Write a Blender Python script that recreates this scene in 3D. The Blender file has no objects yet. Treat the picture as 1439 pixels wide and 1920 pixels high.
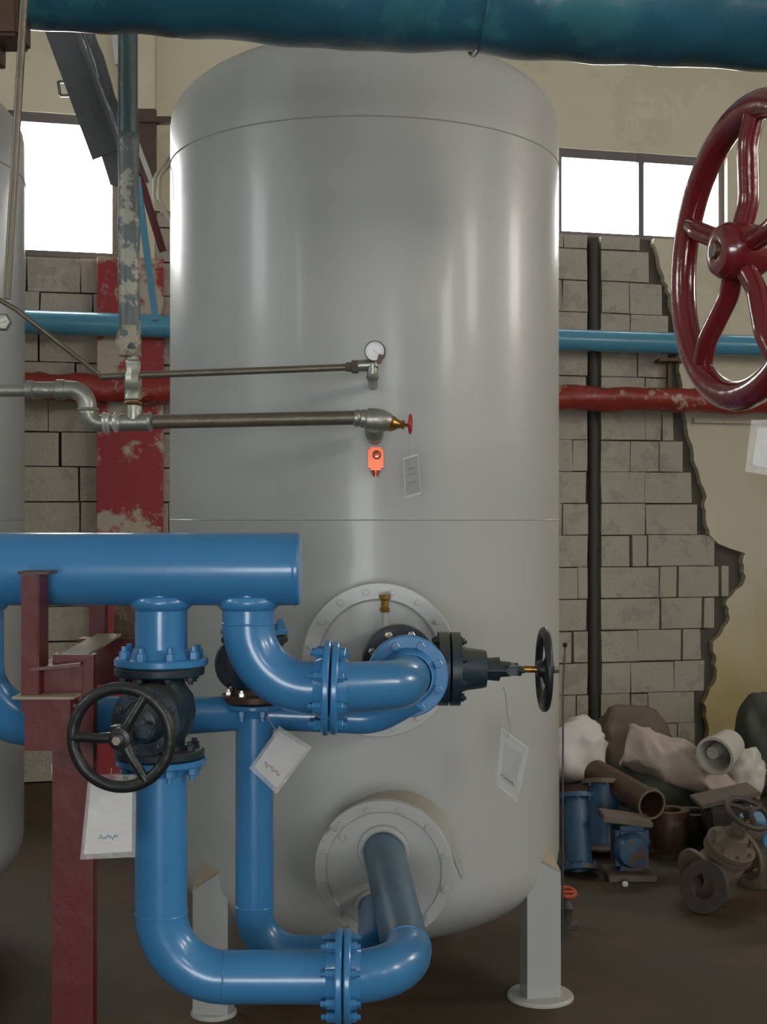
import bpy, bmesh, math, random
from mathutils import Vector, Matrix, noise
random.seed(7)
PI = math.pi
V = Vector
scene = bpy.context.scene
COL = scene.collection

# ------------------------------------------------------------------ camera, world, exposure
F = 2500.0                      # focal length in pixels of the 1439x1920 frame
EYE = 1.5
HOR = 975.0                     # picture row of the eye level
cam_d = bpy.data.cameras.new('camera')
cam = bpy.data.objects.new('camera', cam_d)
COL.objects.link(cam)
cam.location = (0, 0, EYE)
cam.rotation_euler = (PI/2 + math.atan((HOR-960)/F), 0, 0)
cam_d.sensor_fit = 'VERTICAL'
cam_d.sensor_height = 24.0
cam_d.lens = F/1920.0*24.0
cam_d.clip_start = 0.05
scene.camera = cam
scene.view_settings.view_transform = 'Standard'
scene.view_settings.look = 'None'
scene.view_settings.gamma = 1
scene.view_settings.use_curve_mapping = False
scene.view_settings.exposure = 0.9
w = bpy.data.worlds.new('sky')
scene.world = w
w.use_nodes = True
w.node_tree.nodes['Background'].inputs[0].default_value = (0.85, 0.93, 1.0, 1)
w.node_tree.nodes['Background'].inputs[1].default_value = 1.0
WIN_BACK = 8.0                 # daylight given off by the panes of the far wall
WIN_LEFT = 10.0
WIN_RIGHT = 16.0
WIN_REAR = 8.0

def W(px, py, Y):               # a point at depth Y seen at (px, py)
    return V(((px-719.5)*Y/F, Y, EYE+(HOR-py)*Y/F))

# ------------------------------------------------------------------ materials
def newmat(name):
    m = bpy.data.materials.new(name); m.use_nodes = True
    nt = m.node_tree
    return m, nt, nt.nodes['Principled BSDF']

def paint(name, col, rough=0.35, var=0.12, scale=6.0, bump=0.15, bscale=30.0, metal=0.0,
          patch=None, pamt=0.5, pscale=8.0, dust=None, damt=0.5, coat=0.0, spec=0.5, rvar=0.08):
    m, nt, b = newmat(name)
    N, L = nt.nodes, nt.links
    tc = N.new('ShaderNodeTexCoord')
    no = N.new('ShaderNodeTexNoise'); no.inputs['Scale'].default_value = scale; no.inputs['Detail'].default_value = 5
    L.new(tc.outputs['Object'], no.inputs['Vector'])
    mx = N.new('ShaderNodeMix'); mx.data_type = 'RGBA'
    c1 = [c*(1-var) for c in col]; c2 = [min(1, c*(1+var)) for c in col]
    mx.inputs['A'].default_value = (*c1, 1); mx.inputs['B'].default_value = (*c2, 1)
    L.new(no.outputs['Fac'], mx.inputs['Factor'])
    last = mx.outputs['Result']
    if patch:
        n2 = N.new('ShaderNodeTexNoise'); n2.inputs['Scale'].default_value = pscale; n2.inputs['Detail'].default_value = 7
        n2.inputs['Roughness'].default_value = 0.65
        L.new(tc.outputs['Object'], n2.inputs['Vector'])
        r = N.new('ShaderNodeValToRGB')
        r.color_ramp.elements[0].position = 1-pamt-0.02; r.color_ramp.elements[1].position = 1-pamt+0.02
        L.new(n2.outputs['Fac'], r.inputs['Fac'])
        m2 = N.new('ShaderNodeMix'); m2.data_type = 'RGBA'; m2.inputs['B'].default_value = (*patch, 1)
        L.new(r.outputs['Color'], m2.inputs['Factor']); L.new(last, m2.inputs['A'])
        last = m2.outputs['Result']
    if dust:                     # settled dust lies on what faces up
        g = N.new('ShaderNodeNewGeometry'); s = N.new('ShaderNodeSeparateXYZ'); L.new(g.outputs['Normal'], s.inputs[0])
        r = N.new('ShaderNodeMapRange'); r.inputs['From Min'].default_value = 0.35; r.inputs['From Max'].default_value = 1.0
        r.inputs['To Max'].default_value = damt
        L.new(s.outputs['Z'], r.inputs['Value'])
        m3 = N.new('ShaderNodeMix'); m3.data_type = 'RGBA'; m3.inputs['B'].default_value = (*dust, 1)
        L.new(r.outputs['Result'], m3.inputs['Factor']); L.new(last, m3.inputs['A'])
        last = m3.outputs['Result']
    L.new(last, b.inputs['Base Color'])
    rr = N.new('ShaderNodeMapRange'); rr.inputs['To Min'].default_value = max(0.02, rough-rvar); rr.inputs['To Max'].default_value = min(1, rough+rvar)
    L.new(no.outputs['Fac'], rr.inputs['Value']); L.new(rr.outputs['Result'], b.inputs['Roughness'])
    b.inputs['Metallic'].default_value = metal
    b.inputs['Coat Weight'].default_value = coat
    b.inputs['Coat Roughness'].default_value = 0.12
    b.inputs['Specular IOR Level'].default_value = spec
    if bump > 0:
        nb = N.new('ShaderNodeTexNoise'); nb.inputs['Scale'].default_value = bscale; nb.inputs['Detail'].default_value = 4
        L.new(tc.outputs['Object'], nb.inputs['Vector'])
        bp = N.new('ShaderNodeBump'); bp.inputs['Strength'].default_value = bump; bp.inputs['Distance'].default_value = 0.01
        L.new(nb.outputs['Fac'], bp.inputs['Height']); L.new(bp.outputs['Normal'], b.inputs['Normal'])
    return m

def glow(name, col, s):
    m, nt, b = newmat(name)
    b.inputs['Base Color'].default_value = (0.8, 0.8, 0.8, 1)
    b.inputs['Emission Color'].default_value = (*col, 1)
    b.inputs['Emission Strength'].default_value = s
    return m

TANK = paint('tank_grey_paint', (0.40, 0.41, 0.395), 0.36, 0.05, 2.0, 0.05, 3.0, coat=0.12, rvar=0.04, spec=0.4)
TANKD = paint('dusty_tank_paint', (0.40, 0.41, 0.39), 0.35, 0.06, 4.0, 0.05, 20, dust=(0.27, 0.23, 0.13), damt=0.8)
TANKR = paint('rust_streaked_tank_paint', (0.42, 0.42, 0.40), 0.35, 0.06, 4.0, 0.08, 20, patch=(0.25, 0.18, 0.09), pamt=0.36, pscale=9)
TAN = paint('bare_primer', (0.30, 0.25, 0.18), 0.6, 0.1)
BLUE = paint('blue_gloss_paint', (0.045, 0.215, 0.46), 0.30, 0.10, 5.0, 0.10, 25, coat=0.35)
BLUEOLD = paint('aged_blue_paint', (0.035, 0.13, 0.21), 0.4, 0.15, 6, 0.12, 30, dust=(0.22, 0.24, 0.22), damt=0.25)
TEAL = paint('teal_pipe_paint', (0.020, 0.10, 0.155), 0.27, 0.45, 3.0, 0.5, 14, patch=(0.035, 0.15, 0.20), pamt=0.42, pscale=3.5, coat=0.3)
VALVE = paint('dark_valve_paint', (0.013, 0.030, 0.045), 0.42, 0.2, 8, 0.25, 40, dust=(0.11, 0.10, 0.07), damt=0.75)
BLACK = paint('black_wheel_paint', (0.012, 0.014, 0.015), 0.38, 0.2, 8, 0.2, 40, dust=(0.07, 0.07, 0.06), damt=0.5)
WALLBLUE = paint('light_blue_pipe_paint', (0.075, 0.27, 0.40), 0.3, 0.12, 4, 0.15, 12, coat=0.2)
RED = paint('dark_red_steel_paint', (0.10, 0.006, 0.008), 0.45, 0.2, 5, 0.2, 20, dust=(0.2, 0.15, 0.1), damt=0.45)
REDPIPE = paint('lumpy_red_paint', (0.26, 0.03, 0.022), 0.38, 0.25, 6, 0.9, 18, patch=(0.42, 0.30, 0.20), pamt=0.40, pscale=7)  # pale patch colour paints highlights onto the lumps
WHEELRED = paint('glossy_maroon_paint', (0.15, 0.010, 0.014), 0.2, 0.2, 6, 0.25, 22, coat=0.6)
KNOBRED = paint('small_red_wheel_paint', (0.42, 0.015, 0.03), 0.35, 0.1)
STEEL = paint('bluish_grey_steel', (0.09, 0.095, 0.105), 0.35, 0.2, 6, 0.6, 16, metal=0.3)
POST = paint('peeling_post_paint', (0.10, 0.12, 0.12), 0.42, 0.3, 7, 0.7, 18, patch=(0.34, 0.33, 0.27), pamt=0.47, pscale=12)
POSTL = paint('lumpy_sealant', (0.36, 0.32, 0.24), 0.6, 0.2, 14, 0.8, 40, patch=(0.16, 0.14, 0.11), pamt=0.5, pscale=14)
POSTTOP = paint('dark_teal_post_paint', (0.03, 0.065, 0.07), 0.4, 0.2, 7, 0.4, 18)
GALV = paint('galvanised_steel', (0.33, 0.33, 0.29), 0.38, 0.25, 14, 0.3, 30, metal=0.7)
OLDPIPE = paint('tarnished_steel_pipe', (0.15, 0.13, 0.10), 0.42, 0.3, 16, 0.3, 30, metal=0.5)
SILVER = paint('aluminium_paint', (0.55, 0.55, 0.53), 0.35, 0.15, 12, 0.2, 30, metal=0.5)
BRASS = paint('brass', (0.42, 0.25, 0.07), 0.28, 0.2, 14, 0.1, 30, metal=0.9)
COPPER = paint('orange_bronze', (0.62, 0.10, 0.02), 0.35, 0.1, 12, 0.1, 20, metal=0.5, coat=0.15)
COPPERD = paint('dark_orange_bronze', (0.40, 0.07, 0.02), 0.25, 0.1, 12, 0.1, 20, metal=0.3, coat=0.6)
RUST = paint('rusty_iron', (0.085, 0.045, 0.028), 0.45, 0.3, 12, 0.4, 30, metal=0.3)
IRON = paint('dark_brown_iron', (0.045, 0.038, 0.03), 0.6, 0.2)
CHROME = paint('zinc_bolt', (0.55, 0.52, 0.46), 0.25, 0.2, 20, 0.1, 30, metal=0.9)
PAPER = paint('white_paper', (0.62, 0.61, 0.60), 0.7, 0.03, 6, 0.05, 10)
PAPERG = paint('grey_paper', (0.36, 0.37, 0.37), 0.5, 0.05, 6, 0.05, 10)
PAPERD = paint('dull_grey_paper', (0.17, 0.17, 0.16), 0.5, 0.08, 12, 0.05, 10)
INKB = paint('blue_green_ink', (0.05, 0.22, 0.24), 0.6)
INKD = paint('dark_ink', (0.10, 0.09, 0.10), 0.6)
INKP = paint('violet_ink', (0.25, 0.14, 0.20), 0.6)
DIAL = paint('white_dial', (0.90, 0.90, 0.90), 0.3, 0.02)
BAG = paint('white_plastic_sack', (0.62, 0.58, 0.54), 0.45, 0.06, 5, 0.6, 9)
BAGT = paint('beige_woven_sack', (0.46, 0.38, 0.32), 0.6, 0.1, 6, 0.6, 10)
BAGB = paint('brown_burlap', (0.15, 0.115, 0.09), 0.8, 0.15, 8, 0.6, 30)
BAGG = paint('greenish_tarp', (0.065, 0.07, 0.055), 0.7, 0.2, 6, 0.5, 12)
WHITEP = paint('white_plastic', (0.55, 0.52, 0.46), 0.35, 0.08, 6, 0.1, 10)
JUNKBLUE = paint('worn_blue_casting', (0.025, 0.075, 0.14), 0.45, 0.2, 7, 0.4, 24, patch=(0.09, 0.06, 0.045), pamt=0.42, pscale=9)
LBLUE = paint('pale_blue_enamel', (0.10, 0.25, 0.42), 0.4, 0.15, 7, 0.2, 24)
JUNK = paint('dirty_cast_iron', (0.05, 0.042, 0.035), 0.55, 0.35, 9, 0.5, 26)
JUNKT = paint('tan_cast_iron', (0.13, 0.10, 0.075), 0.55, 0.3, 9, 0.5, 26)
DARK = paint('dark_rubber_and_bore_shade', (0.01, 0.01, 0.01), 0.6, 0.2)
ORANGE = paint('orange_red_enamel', (0.40, 0.05, 0.015), 0.45, 0.15)
BLOCK = paint('concrete_block', (0.42, 0.385, 0.32), 0.85, 0.12, 9, 0.8, 60, patch=(0.35, 0.32, 0.27), pamt=0.45, pscale=5)
MORTAR = paint('dark_mortar', (0.10, 0.085, 0.07), 0.9, 0.2, 10, 0.8, 30)
PLASTER = paint('cream_plaster', (0.60, 0.55, 0.42), 0.75, 0.08, 2.2, 0.4, 12, patch=(0.55, 0.50, 0.36), pamt=0.45, pscale=1.2)
def ochre_low(m):
    nt = m.node_tree; N, L = nt.nodes, nt.links; b = N['Principled BSDF']
    src = b.inputs['Base Color'].links[0].from_socket
    g = N.new('ShaderNodeNewGeometry'); sp = N.new('ShaderNodeSeparateXYZ'); L.new(g.outputs['Position'], sp.inputs[0])
    no = N.new('ShaderNodeTexNoise'); no.inputs['Scale'].default_value = 2.5; L.new(g.outputs['Position'], no.inputs['Vector'])
    ad = N.new('ShaderNodeMath'); ad.operation = 'ADD'; L.new(sp.outputs['Z'], ad.inputs[0]); L.new(no.outputs['Fac'], ad.inputs[1])
    r = N.new('ShaderNodeMapRange'); r.inputs['From Min'].default_value = 1.75; r.inputs['From Max'].default_value = 0.8; L.new(ad.outputs[0], r.inputs['Value'])
    mx = N.new('ShaderNodeMix'); mx.data_type = 'RGBA'; mx.inputs['B'].default_value = (0.50, 0.40, 0.19, 1)
    L.new(r.outputs['Result'], mx.inputs['Factor']); L.new(src, mx.inputs['A']); L.new(mx.outputs['Result'], b.inputs['Base Color'])
ochre_low(PLASTER)
REDPLAST = paint('flaking_red_and_cream_plaster', (0.30, 0.030, 0.035), 0.7, 0.15, 5, 0.5, 14, patch=(0.42, 0.37, 0.29), pamt=0.46, pscale=1.6)
FRAME = paint('window_frame_steel', (0.12, 0.11, 0.11), 0.5, 0.1)
CEIL = paint('grey_ceiling', (0.34, 0.33, 0.30), 0.85, 0.1, 3, 0.2, 10)
SIDE = paint('side_wall_plaster', (0.45, 0.43, 0.37), 0.85, 0.1, 2, 0.2, 10)
FLOOR = paint('oily_brown_floor', (0.050, 0.036, 0.018), 0.7, 0.35, 2.5, 0.35, 12, patch=(0.072, 0.043, 0.022), pamt=0.47, pscale=1.3)
WOOD = paint('dark_wood', (0.09, 0.05, 0.04), 0.6, 0.2)
CABLE = paint('pale_cable', (0.62, 0.55, 0.42), 0.5, 0.1)
def sleeve_mat():
    m, nt, b = newmat('clear_plastic_sleeve')
    b.inputs['Base Color'].default_value = (0.9, 0.9, 0.9, 1)
    b.inputs['Roughness'].default_value = 0.1
    b.inputs['Alpha'].default_value = 0.22
    N, L = nt.nodes, nt.links
    tc = N.new('ShaderNodeTexCoord'); nb = N.new('ShaderNodeTexNoise'); nb.inputs['Scale'].default_value = 35
    L.new(tc.outputs['Object'], nb.inputs['Vector'])
    bp = N.new('ShaderNodeBump'); bp.inputs['Strength'].default_value = 0.8; bp.inputs['Distance'].default_value = 0.02
    L.new(nb.outputs['Fac'], bp.inputs['Height']); L.new(bp.outputs['Normal'], b.inputs['Normal'])
    return m
SLEEVE = sleeve_mat()

# ------------------------------------------------------------------ mesh helpers
def basis(axis):
    a = V(axis).normalized()
    up = V((0, 0, 1)) if abs(a.z) < 0.95 else V((0, 1, 0))
    x = up.cross(a).normalized(); y = a.cross(x).normalized()
    return x, y, a

def tube(bm, pts, rad, seg=24, cap=True, lump=0.0, lscale=4.0):
    pts = [V(p) for p in pts]; n = len(pts)
    rs = rad if isinstance(rad, (list, tuple)) else [rad]*n
    t = (pts[1]-pts[0]).normalized(); x, y, _ = basis(t)
    rings = []
    for i, p in enumerate(pts):
        if i == 0: d = pts[1]-pts[0]
        elif i == n-1: d = pts[-1]-pts[-2]
        else: d = (pts[i+1]-pts[i]).normalized()+(pts[i]-pts[i-1]).normalized()
        d.normalize()
        q = t.rotation_difference(d); x = q @ x; y = q @ y; t = d
        ring = []
        for k in range(seg):
            a = 2*PI*k/seg
            dr = x*math.cos(a)+y*math.sin(a)
            r = rs[i]
            if lump: r += lump*noise.noise((p+dr*rs[i])*lscale)
            ring.append(bm.verts.new(p+dr*r))
        rings.append(ring)
    for i in range(n-1):
        for k in range(seg):
            f = bm.faces.new((rings[i][k], rings[i][(k+1) % seg], rings[i+1][(k+1) % seg], rings[i+1][k])); f.smooth = True
    if cap:
        bm.faces.new(rings[0][::-1]); bm.faces.new(rings[-1])
    return bm

def fillet(pts, r, n=10):
    pts = [V(p) for p in pts]; out = [pts[0]]
    for i in range(1, len(pts)-1):
        P = pts[i]; a = (P-pts[i-1]).normalized(); b = (pts[i+1]-P).normalized()
        th = a.angle(b)
        if th < 0.03: out.append(P); continue
        nn = (b - a*b.dot(a)).normalized()
        rr = r[i-1] if isinstance(r, (list, tuple)) else r
        tl = rr*math.tan(th/2); C = P-a*tl+nn*rr
        for k in range(n+1):
            ph = th*k/n
            out.append(C - nn*rr*math.cos(ph) + a*rr*math.sin(ph))
    out.append(pts[-1]); return out

def subdiv(pts, step):
    out = [V(pts[0])]
    for a, b in zip(pts[:-1], pts[1:]):
        a = V(a); b = V(b); n = max(1, int((b-a).length/step))
        for k in range(1, n+1): out.append(a.lerp(b, k/n))
    return out

def lathe(bm, prof, o, axis, seg=40, smooth=True):
    x, y, a = basis(axis); o = V(o); rings = []
    for r, h in prof:
        if r < 1e-5: rings.append([bm.verts.new(o+a*h)]); continue
        rings.append([bm.verts.new(o+a*h+(x*math.cos(2*PI*k/seg)+y*math.sin(2*PI*k/seg))*r) for k in range(seg)])
    for A, B in zip(rings[:-1], rings[1:]):
        for k in range(seg):
            k2 = (k+1) % seg
            if len(A) == 1 and len(B) == 1: continue
            if len(A) == 1: f = bm.faces.new((A[0], B[k2], B[k]))
            elif len(B) == 1: f = bm.faces.new((A[k], A[k2], B[0]))
            else: f = bm.faces.new((A[k], A[k2], B[k2], B[k]))
            f.smooth = smooth
    return bm

def box(bm, c, s, rot=None, bev=0.0):
    M = Matrix.Translation(V(c)) @ (rot.to_4x4() if rot else Matrix()) @ Matrix.Diagonal((s[0], s[1], s[2], 1))
    r = bmesh.ops.create_cube(bm, size=1, matrix=M)
    if bev > 0:
        es = list({e for v in r['verts'] for e in v.link_edges})
        bmesh.ops.bevel(bm, geom=es, offset=bev, segments=2, affect='EDGES')
    return bm

def beam(bm, p, q, w_, h_, side=None, bev=0.0):
    p = V(p); q = V(q); z = (q-p).normalized()
    s = V(side) if side else (V((0, 0, 1)) if abs(z.z) < 0.9 else V((1, 0, 0)))
    x = (s - z*s.dot(z)).normalized(); y = z.cross(x)
    rot = Matrix((x, y, z)).transposed()
    return box(bm, (p+q)/2, (w_, h_, (q-p).length), rot, bev)

def channel(bm, p, q, w_, h_, t, side):      # a U section
    p = V(p); q = V(q); z = (q-p).normalized(); s = V(side); x = (s-z*s.dot(z)).normalized(); y = z.cross(x)
    beam(bm, p, q, w_, t, x)
    beam(bm, p+x*(w_/2-t/2)+y*h_/2, q+x*(w_/2-t/2)+y*h_/2, t, h_, x)
    beam(bm, p-x*(w_/2-t/2)+y*h_/2, q-x*(w_/2-t/2)+y*h_/2, t, h_, x)
    return bm

def prism(bm, poly, thick):                  # poly of 3D points, extruded by the vector thick
    a = [bm.verts.new(V(p)) for p in poly]; b = [bm.verts.new(V(p)+V(thick)) for p in poly]
    n = len(poly)
    bm.faces.new(a); bm.faces.new(b[::-1])
    for k in range(n): bm.faces.new((a[k], b[k], b[(k+1) % n], a[(k+1) % n]))
    return bm

def torus(bm, c, axis, R, r, seg=48, rs=12, squash=1.0, arc=None):
    x, y, a = basis(axis); c = V(c)
    rings = []
    for i in range(seg):
        t = 2*PI*i/seg; d = x*math.cos(t)+y*math.sin(t)
        rings.append([bm.verts.new(c+d*(R+r*math.cos(2*PI*j/rs))+a*r*squash*math.sin(2*PI*j/rs)) for j in range(rs)])
    for i in range(seg):
        for j in range(rs):
            f = bm.faces.new((rings[i][j], rings[(i+1) % seg][j], rings[(i+1) % seg][(j+1) % rs], rings[i][(j+1) % rs])); f.smooth = True
    return bm

def B(): return bmesh.new()

BASE = {}
def obj(name, bm, mat, parent=None, label=None, sharp=True):
    me = bpy.data.meshes.new(name)
    bmesh.ops.recalc_face_normals(bm, faces=bm.faces)
    bm.to_mesh(me); bm.free()
    o = bpy.data.objects.new(name, me); COL.objects.link(o)
    me.materials.append(mat)
    if parent is not None:
        off = BASE[parent.name]
        me.transform(Matrix.Translation(-off)); o.parent = parent; BASE[o.name] = off
    else:
        vs = [v.co for v in me.vertices]
        off = V((sum(v.x for v in vs)/len(vs), sum(v.y for v in vs)/len(vs), min(v.z for v in vs)))
        me.transform(Matrix.Translation(-off)); o.location = off; BASE[o.name] = off
    if sharp:
        try: me.set_sharp_from_angle(angle=math.radians(38))
        except Exception: pass
    if label: o['label'] = label
    return o

def tag(o, label, cat, group=None):
    o['label'] = label; o['category'] = cat
    if group: o['group'] = group
    return o
def thing(name, loc, label, cat, group=None):
    o = bpy.data.objects.new(name, None); COL.objects.link(o); o.location = loc
    o.empty_display_size = 0.05
    BASE[o.name] = V(loc); return tag(o, label, cat, group)
def struct(o): o['kind'] = 'structure'; return o

_bolt = {}
def bolt_mesh(r, h, mat):
    k = (round(r, 4), round(h, 4), mat.name)
    if k not in _bolt:
        bm = B(); lathe(bm, [(0, 0), (r, 0), (r, h*0.55), (r*0.85, h*0.62), (r*0.55, h*0.62), (r*0.55, h), (0, h)], (0, 0, 0), (0, 0, 1), 6, False)
        me = bpy.data.meshes.new('bolt'); bmesh.ops.recalc_face_normals(bm, faces=bm.faces); bm.to_mesh(me); bm.free(); me.materials.append(mat)
        _bolt[k] = me
    return _bolt[k]
def bolt(parent, p, axis, r, h, mat, name='bolt'):
    o = bpy.data.objects.new(name, bolt_mesh(r, h, mat)); COL.objects.link(o)
    x, y, a = basis(axis); M = Matrix((x, y, a)).transposed().to_4x4()
    M.translation = V(p)-BASE[parent.name]
    o.parent = parent; o.matrix_local = M
    return o

def flange(parent, c, axis, R, th, bore, mat, nb=8, bmat=None, br=0.011, bh=0.022, both=False, phase=0.5, pcd=0.80, label=None):
    """a disc with a raised hub; c is the centre of the outer face, it grows along -axis"""
    a = V(axis).normalized(); bm = B()
    lathe(bm, [(bore, 0), (R-0.003, 0), (R, -0.003), (R, -th+0.003), (R-0.003, -th), (bore*1.25, -th), (bore*1.05, -th-0.02), (bore, -th-0.02), (bore, 0)], c, a, 48)
    f = obj('flange', bm, mat, parent, label)
    x, y, _ = basis(a)
    for k in range(nb):
        t = 2*PI*(k+phase)/nb
        p = V(c)-a*th+(x*math.cos(t)+y*math.sin(t))*R*pcd
        bolt(f, p, -a, br, bh, bmat or mat)
    return f

def bolts_round(f, c, axis, Rp, n, br, bh, mat, phase=0.5):
    x, y, a = basis(axis)
    for k in range(n):
        t = 2*PI*(k+phase)/n
        bolt(f, V(c)+(x*math.cos(t)+y*math.sin(t))*Rp, a, br, bh, mat)

def handwheel(parent, c, axis, R, r, mat, nsp=3, phase=0.2, dish=0.03, hub=None, spr=0.009, nut=None, upv=None):
    a = V(axis).normalized(); c = V(c)
    bm = B(); torus(bm, c, a, R, r, 56, 12, 0.85); hw = obj('handwheel', bm, mat, parent)
    x, y, _ = basis(a)
    hc = c + a*dish
    bm = B(); hr = hub or R*0.2
    q_ = min(1, R/0.09); lathe(bm, [(0, 0.012*q_), (hr*0.55, 0.012*q_), (hr*0.6, 0.008*q_), (hr, 0.006*q_), (hr, -0.02*q_), (hr*0.8, -0.03*q_), (0, -0.03*q_)], hc, a, 28); obj('hub', bm, mat, hw)
    for k in range(nsp):
        t = 2*PI*(k/nsp)+phase; d = x*math.cos(t)+y*math.sin(t)
        bm = B(); P = [hc+d*hr*0.6-a*0.008, hc+d*R*0.45-a*dish*0.25, c+d*R*0.8+a*dish*0.15, c+d*R]
        tube(bm, P, [spr*1.25, spr*1.1, spr, spr*1.15], 12); obj('spoke', bm, mat, hw)
    if R < 0.04: return hw
    bm = B(); lathe(bm, [(0, 0.024), (hr*0.42, 0.024), (hr*0.5, 0.018), (hr*0.5, 0.008), (0, 0.008)], hc, a, 6, False); obj('hub_nut', bm, nut or CHROME, hw)
    return hw

def gate_valve(name, label, cat, c, flow, bon, L, FR, bodyR, mat, wheelmat, wheelR, reach, fb=8, bboltm=None, bn_R=None, nspk=3, wphase=0.2, fmat=None):
    c = V(c); fl = V(flow).normalized(); bd = V(bon).normalized()
    t = thing(name, c, label, cat)
    bm = B()
    lathe(bm, [(bodyR*0.6, -L/2+0.004), (bodyR*0.72, -L/2+0.02), (bodyR*0.75, -L*0.3), (bodyR*0.98, -L*0.18), (bodyR*1.06, 0), (bodyR*0.98, L*0.18), (bodyR*0.75, L*0.3), (bodyR*0.72, L/2-0.02), (bodyR*0.6, L/2-0.004)], c, fl, 36)
    lathe(bm, [(bodyR*0.9, 0), (bodyR*0.92, reach*0.16), (bodyR*0.86, reach*0.26)], c, bd, 36)
    obj('body', bm, mat, t)
    for s in (-1, 1):
        flange(t, c+fl*s*L/2, fl*s, FR, 0.018, bodyR*0.62, fmat or mat, fb, bboltm or mat, 0.010, 0.018, label=None)
    br = bn_R or FR*0.95
    h = reach
    bm = B(); lathe(bm, [(0, h*0.24), (br, h*0.24), (br, h*0.31), (0, h*0.31)], c, bd, 40); f1 = obj('body_flange', bm, mat, t)
    bm = B(); lathe(bm, [(0, h*0.325), (br, h*0.325), (br, h*0.39), (br*0.65, h*0.395), (br*0.58, h*0.44), (br*0.52, h*0.55), (br*0.50, h*0.57), (br*0.3, h*0.58), (0, h*0.58)], c, bd, 40); f2 = obj('bonnet', bm, mat, t)
    bolts_round(f2, c+bd*h*0.39, bd, br*0.82, 8, 0.009, 0.014, mat)
    bolts_round(f1, c+bd*h*0.24, -bd, br*0.82, 8, 0.009, 0.014, mat)
    bm = B(); lathe(bm, [(br*0.3, h*0.575), (br*0.33, h*0.66), (br*0.22, h*0.67), (br*0.2, h*0.74), (0, h*0.74)], c, bd, 28); obj('stuffing_box', bm, mat, t)
    x, y, _ = basis(bd)
    bm = B(); beam(bm, c+bd*h*0.745-x*br*0.55, c+bd*h*0.745+x*br*0.55, 0.03, 0.022, bd, 0.004); g = obj('gland', bm, mat, t)
    for s in (-1, 1):
        bm = B(); tube(bm, [c+bd*h*0.56+x*s*br*0.42, c+bd*h*0.82+x*s*br*0.42], 0.006, 10)
        lathe(bm, [(0, h*0.765), (0.013, h*0.765), (0.013, h*0.80), (0, h*0.80)], c+x*s*br*0.42, bd, 6, False)
        obj('yoke_rod', bm, mat, t)
    bm = B(); tube(bm, [c+bd*h*0.7, c+bd*h*0.985], 0.0085, 14); obj('stem', bm, BRASS, t)
    handwheel(t, c+bd*h*0.97, bd, wheelR, 0.0115, wheelmat, nspk, wphase, 0.012, wheelR*0.22, 0.009)
    return t

# ------------------------------------------------------------------ the room
TH = math.atan(0.236)
WU = V((math.cos(TH), math.sin(TH), 0)); WN = V((math.sin(TH), -math.cos(TH), 0)); WO = V((1.63, 8.5, 0))
def wp(s, z, off=0.0): return WO+WU*s+WN*off+V((0, 0, z))
def ws(px, py):
    k = (px-719.5)/F; Y = 8.115/(1-0.236*k)
    return (k*Y-1.63)/math.cos(TH), EYE+(HOR-py)*Y/F
XL, XR, YB, ZC = -5.5, 6.5, -7.0, 5.4
SL, SR = (XL-1.63)/math.cos(TH), (XR-1.63)/math.cos(TH)

bm = B(); box(bm, ((XL+XR)/2, 2, -0.05), (XR-XL+0.4, 19, 0.1)); struct(obj('floor', bm, FLOOR))
bm = B(); box(bm, ((XL+XR)/2, 2, ZC+0.05), (XR-XL+0.4, 19, 0.1)); struct(obj('ceiling', bm, CEIL))

def wall_panel(bm, s0, s1, z0, z1, t0, t1):
    poly = [wp(s0, z0, t1), wp(s1, z0, t1), wp(s1, z1, t1), wp(s0, z1, t1)]
    prism(bm, poly, -WN*(t1-t0))
ZT = 3.84
lw0, lw1 = ws(20, 0)[0], ws(222, 0)[0]
rw0, rw1 = ws(1044, 0)[0], ws(1358, 0)[0]
fw0, fw1 = ws(1432, 0)[0], ws(1600, 0)[0]
openings = [(SL+0.9, lw0-0.25, 3.02), (lw0, lw1, 3.02), (rw0, rw1, 3.29), (fw0, fw1, 3.29)]
bm = B()
cur = SL
for a, b_, zb in openings:
    wall_panel(bm, cur, a, 0, ZT, -0.25, 0)
    wall_panel(bm, a, b_, 0, zb, -0.25, 0)
    cur = b_
wall_panel(bm, cur, SR, 0, ZT, -0.25, 0)
wall_panel(bm, SL, SR, ZT, ZC, -0.25, 0)
wb = struct(obj('wall_back', bm, MORTAR))
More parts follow.
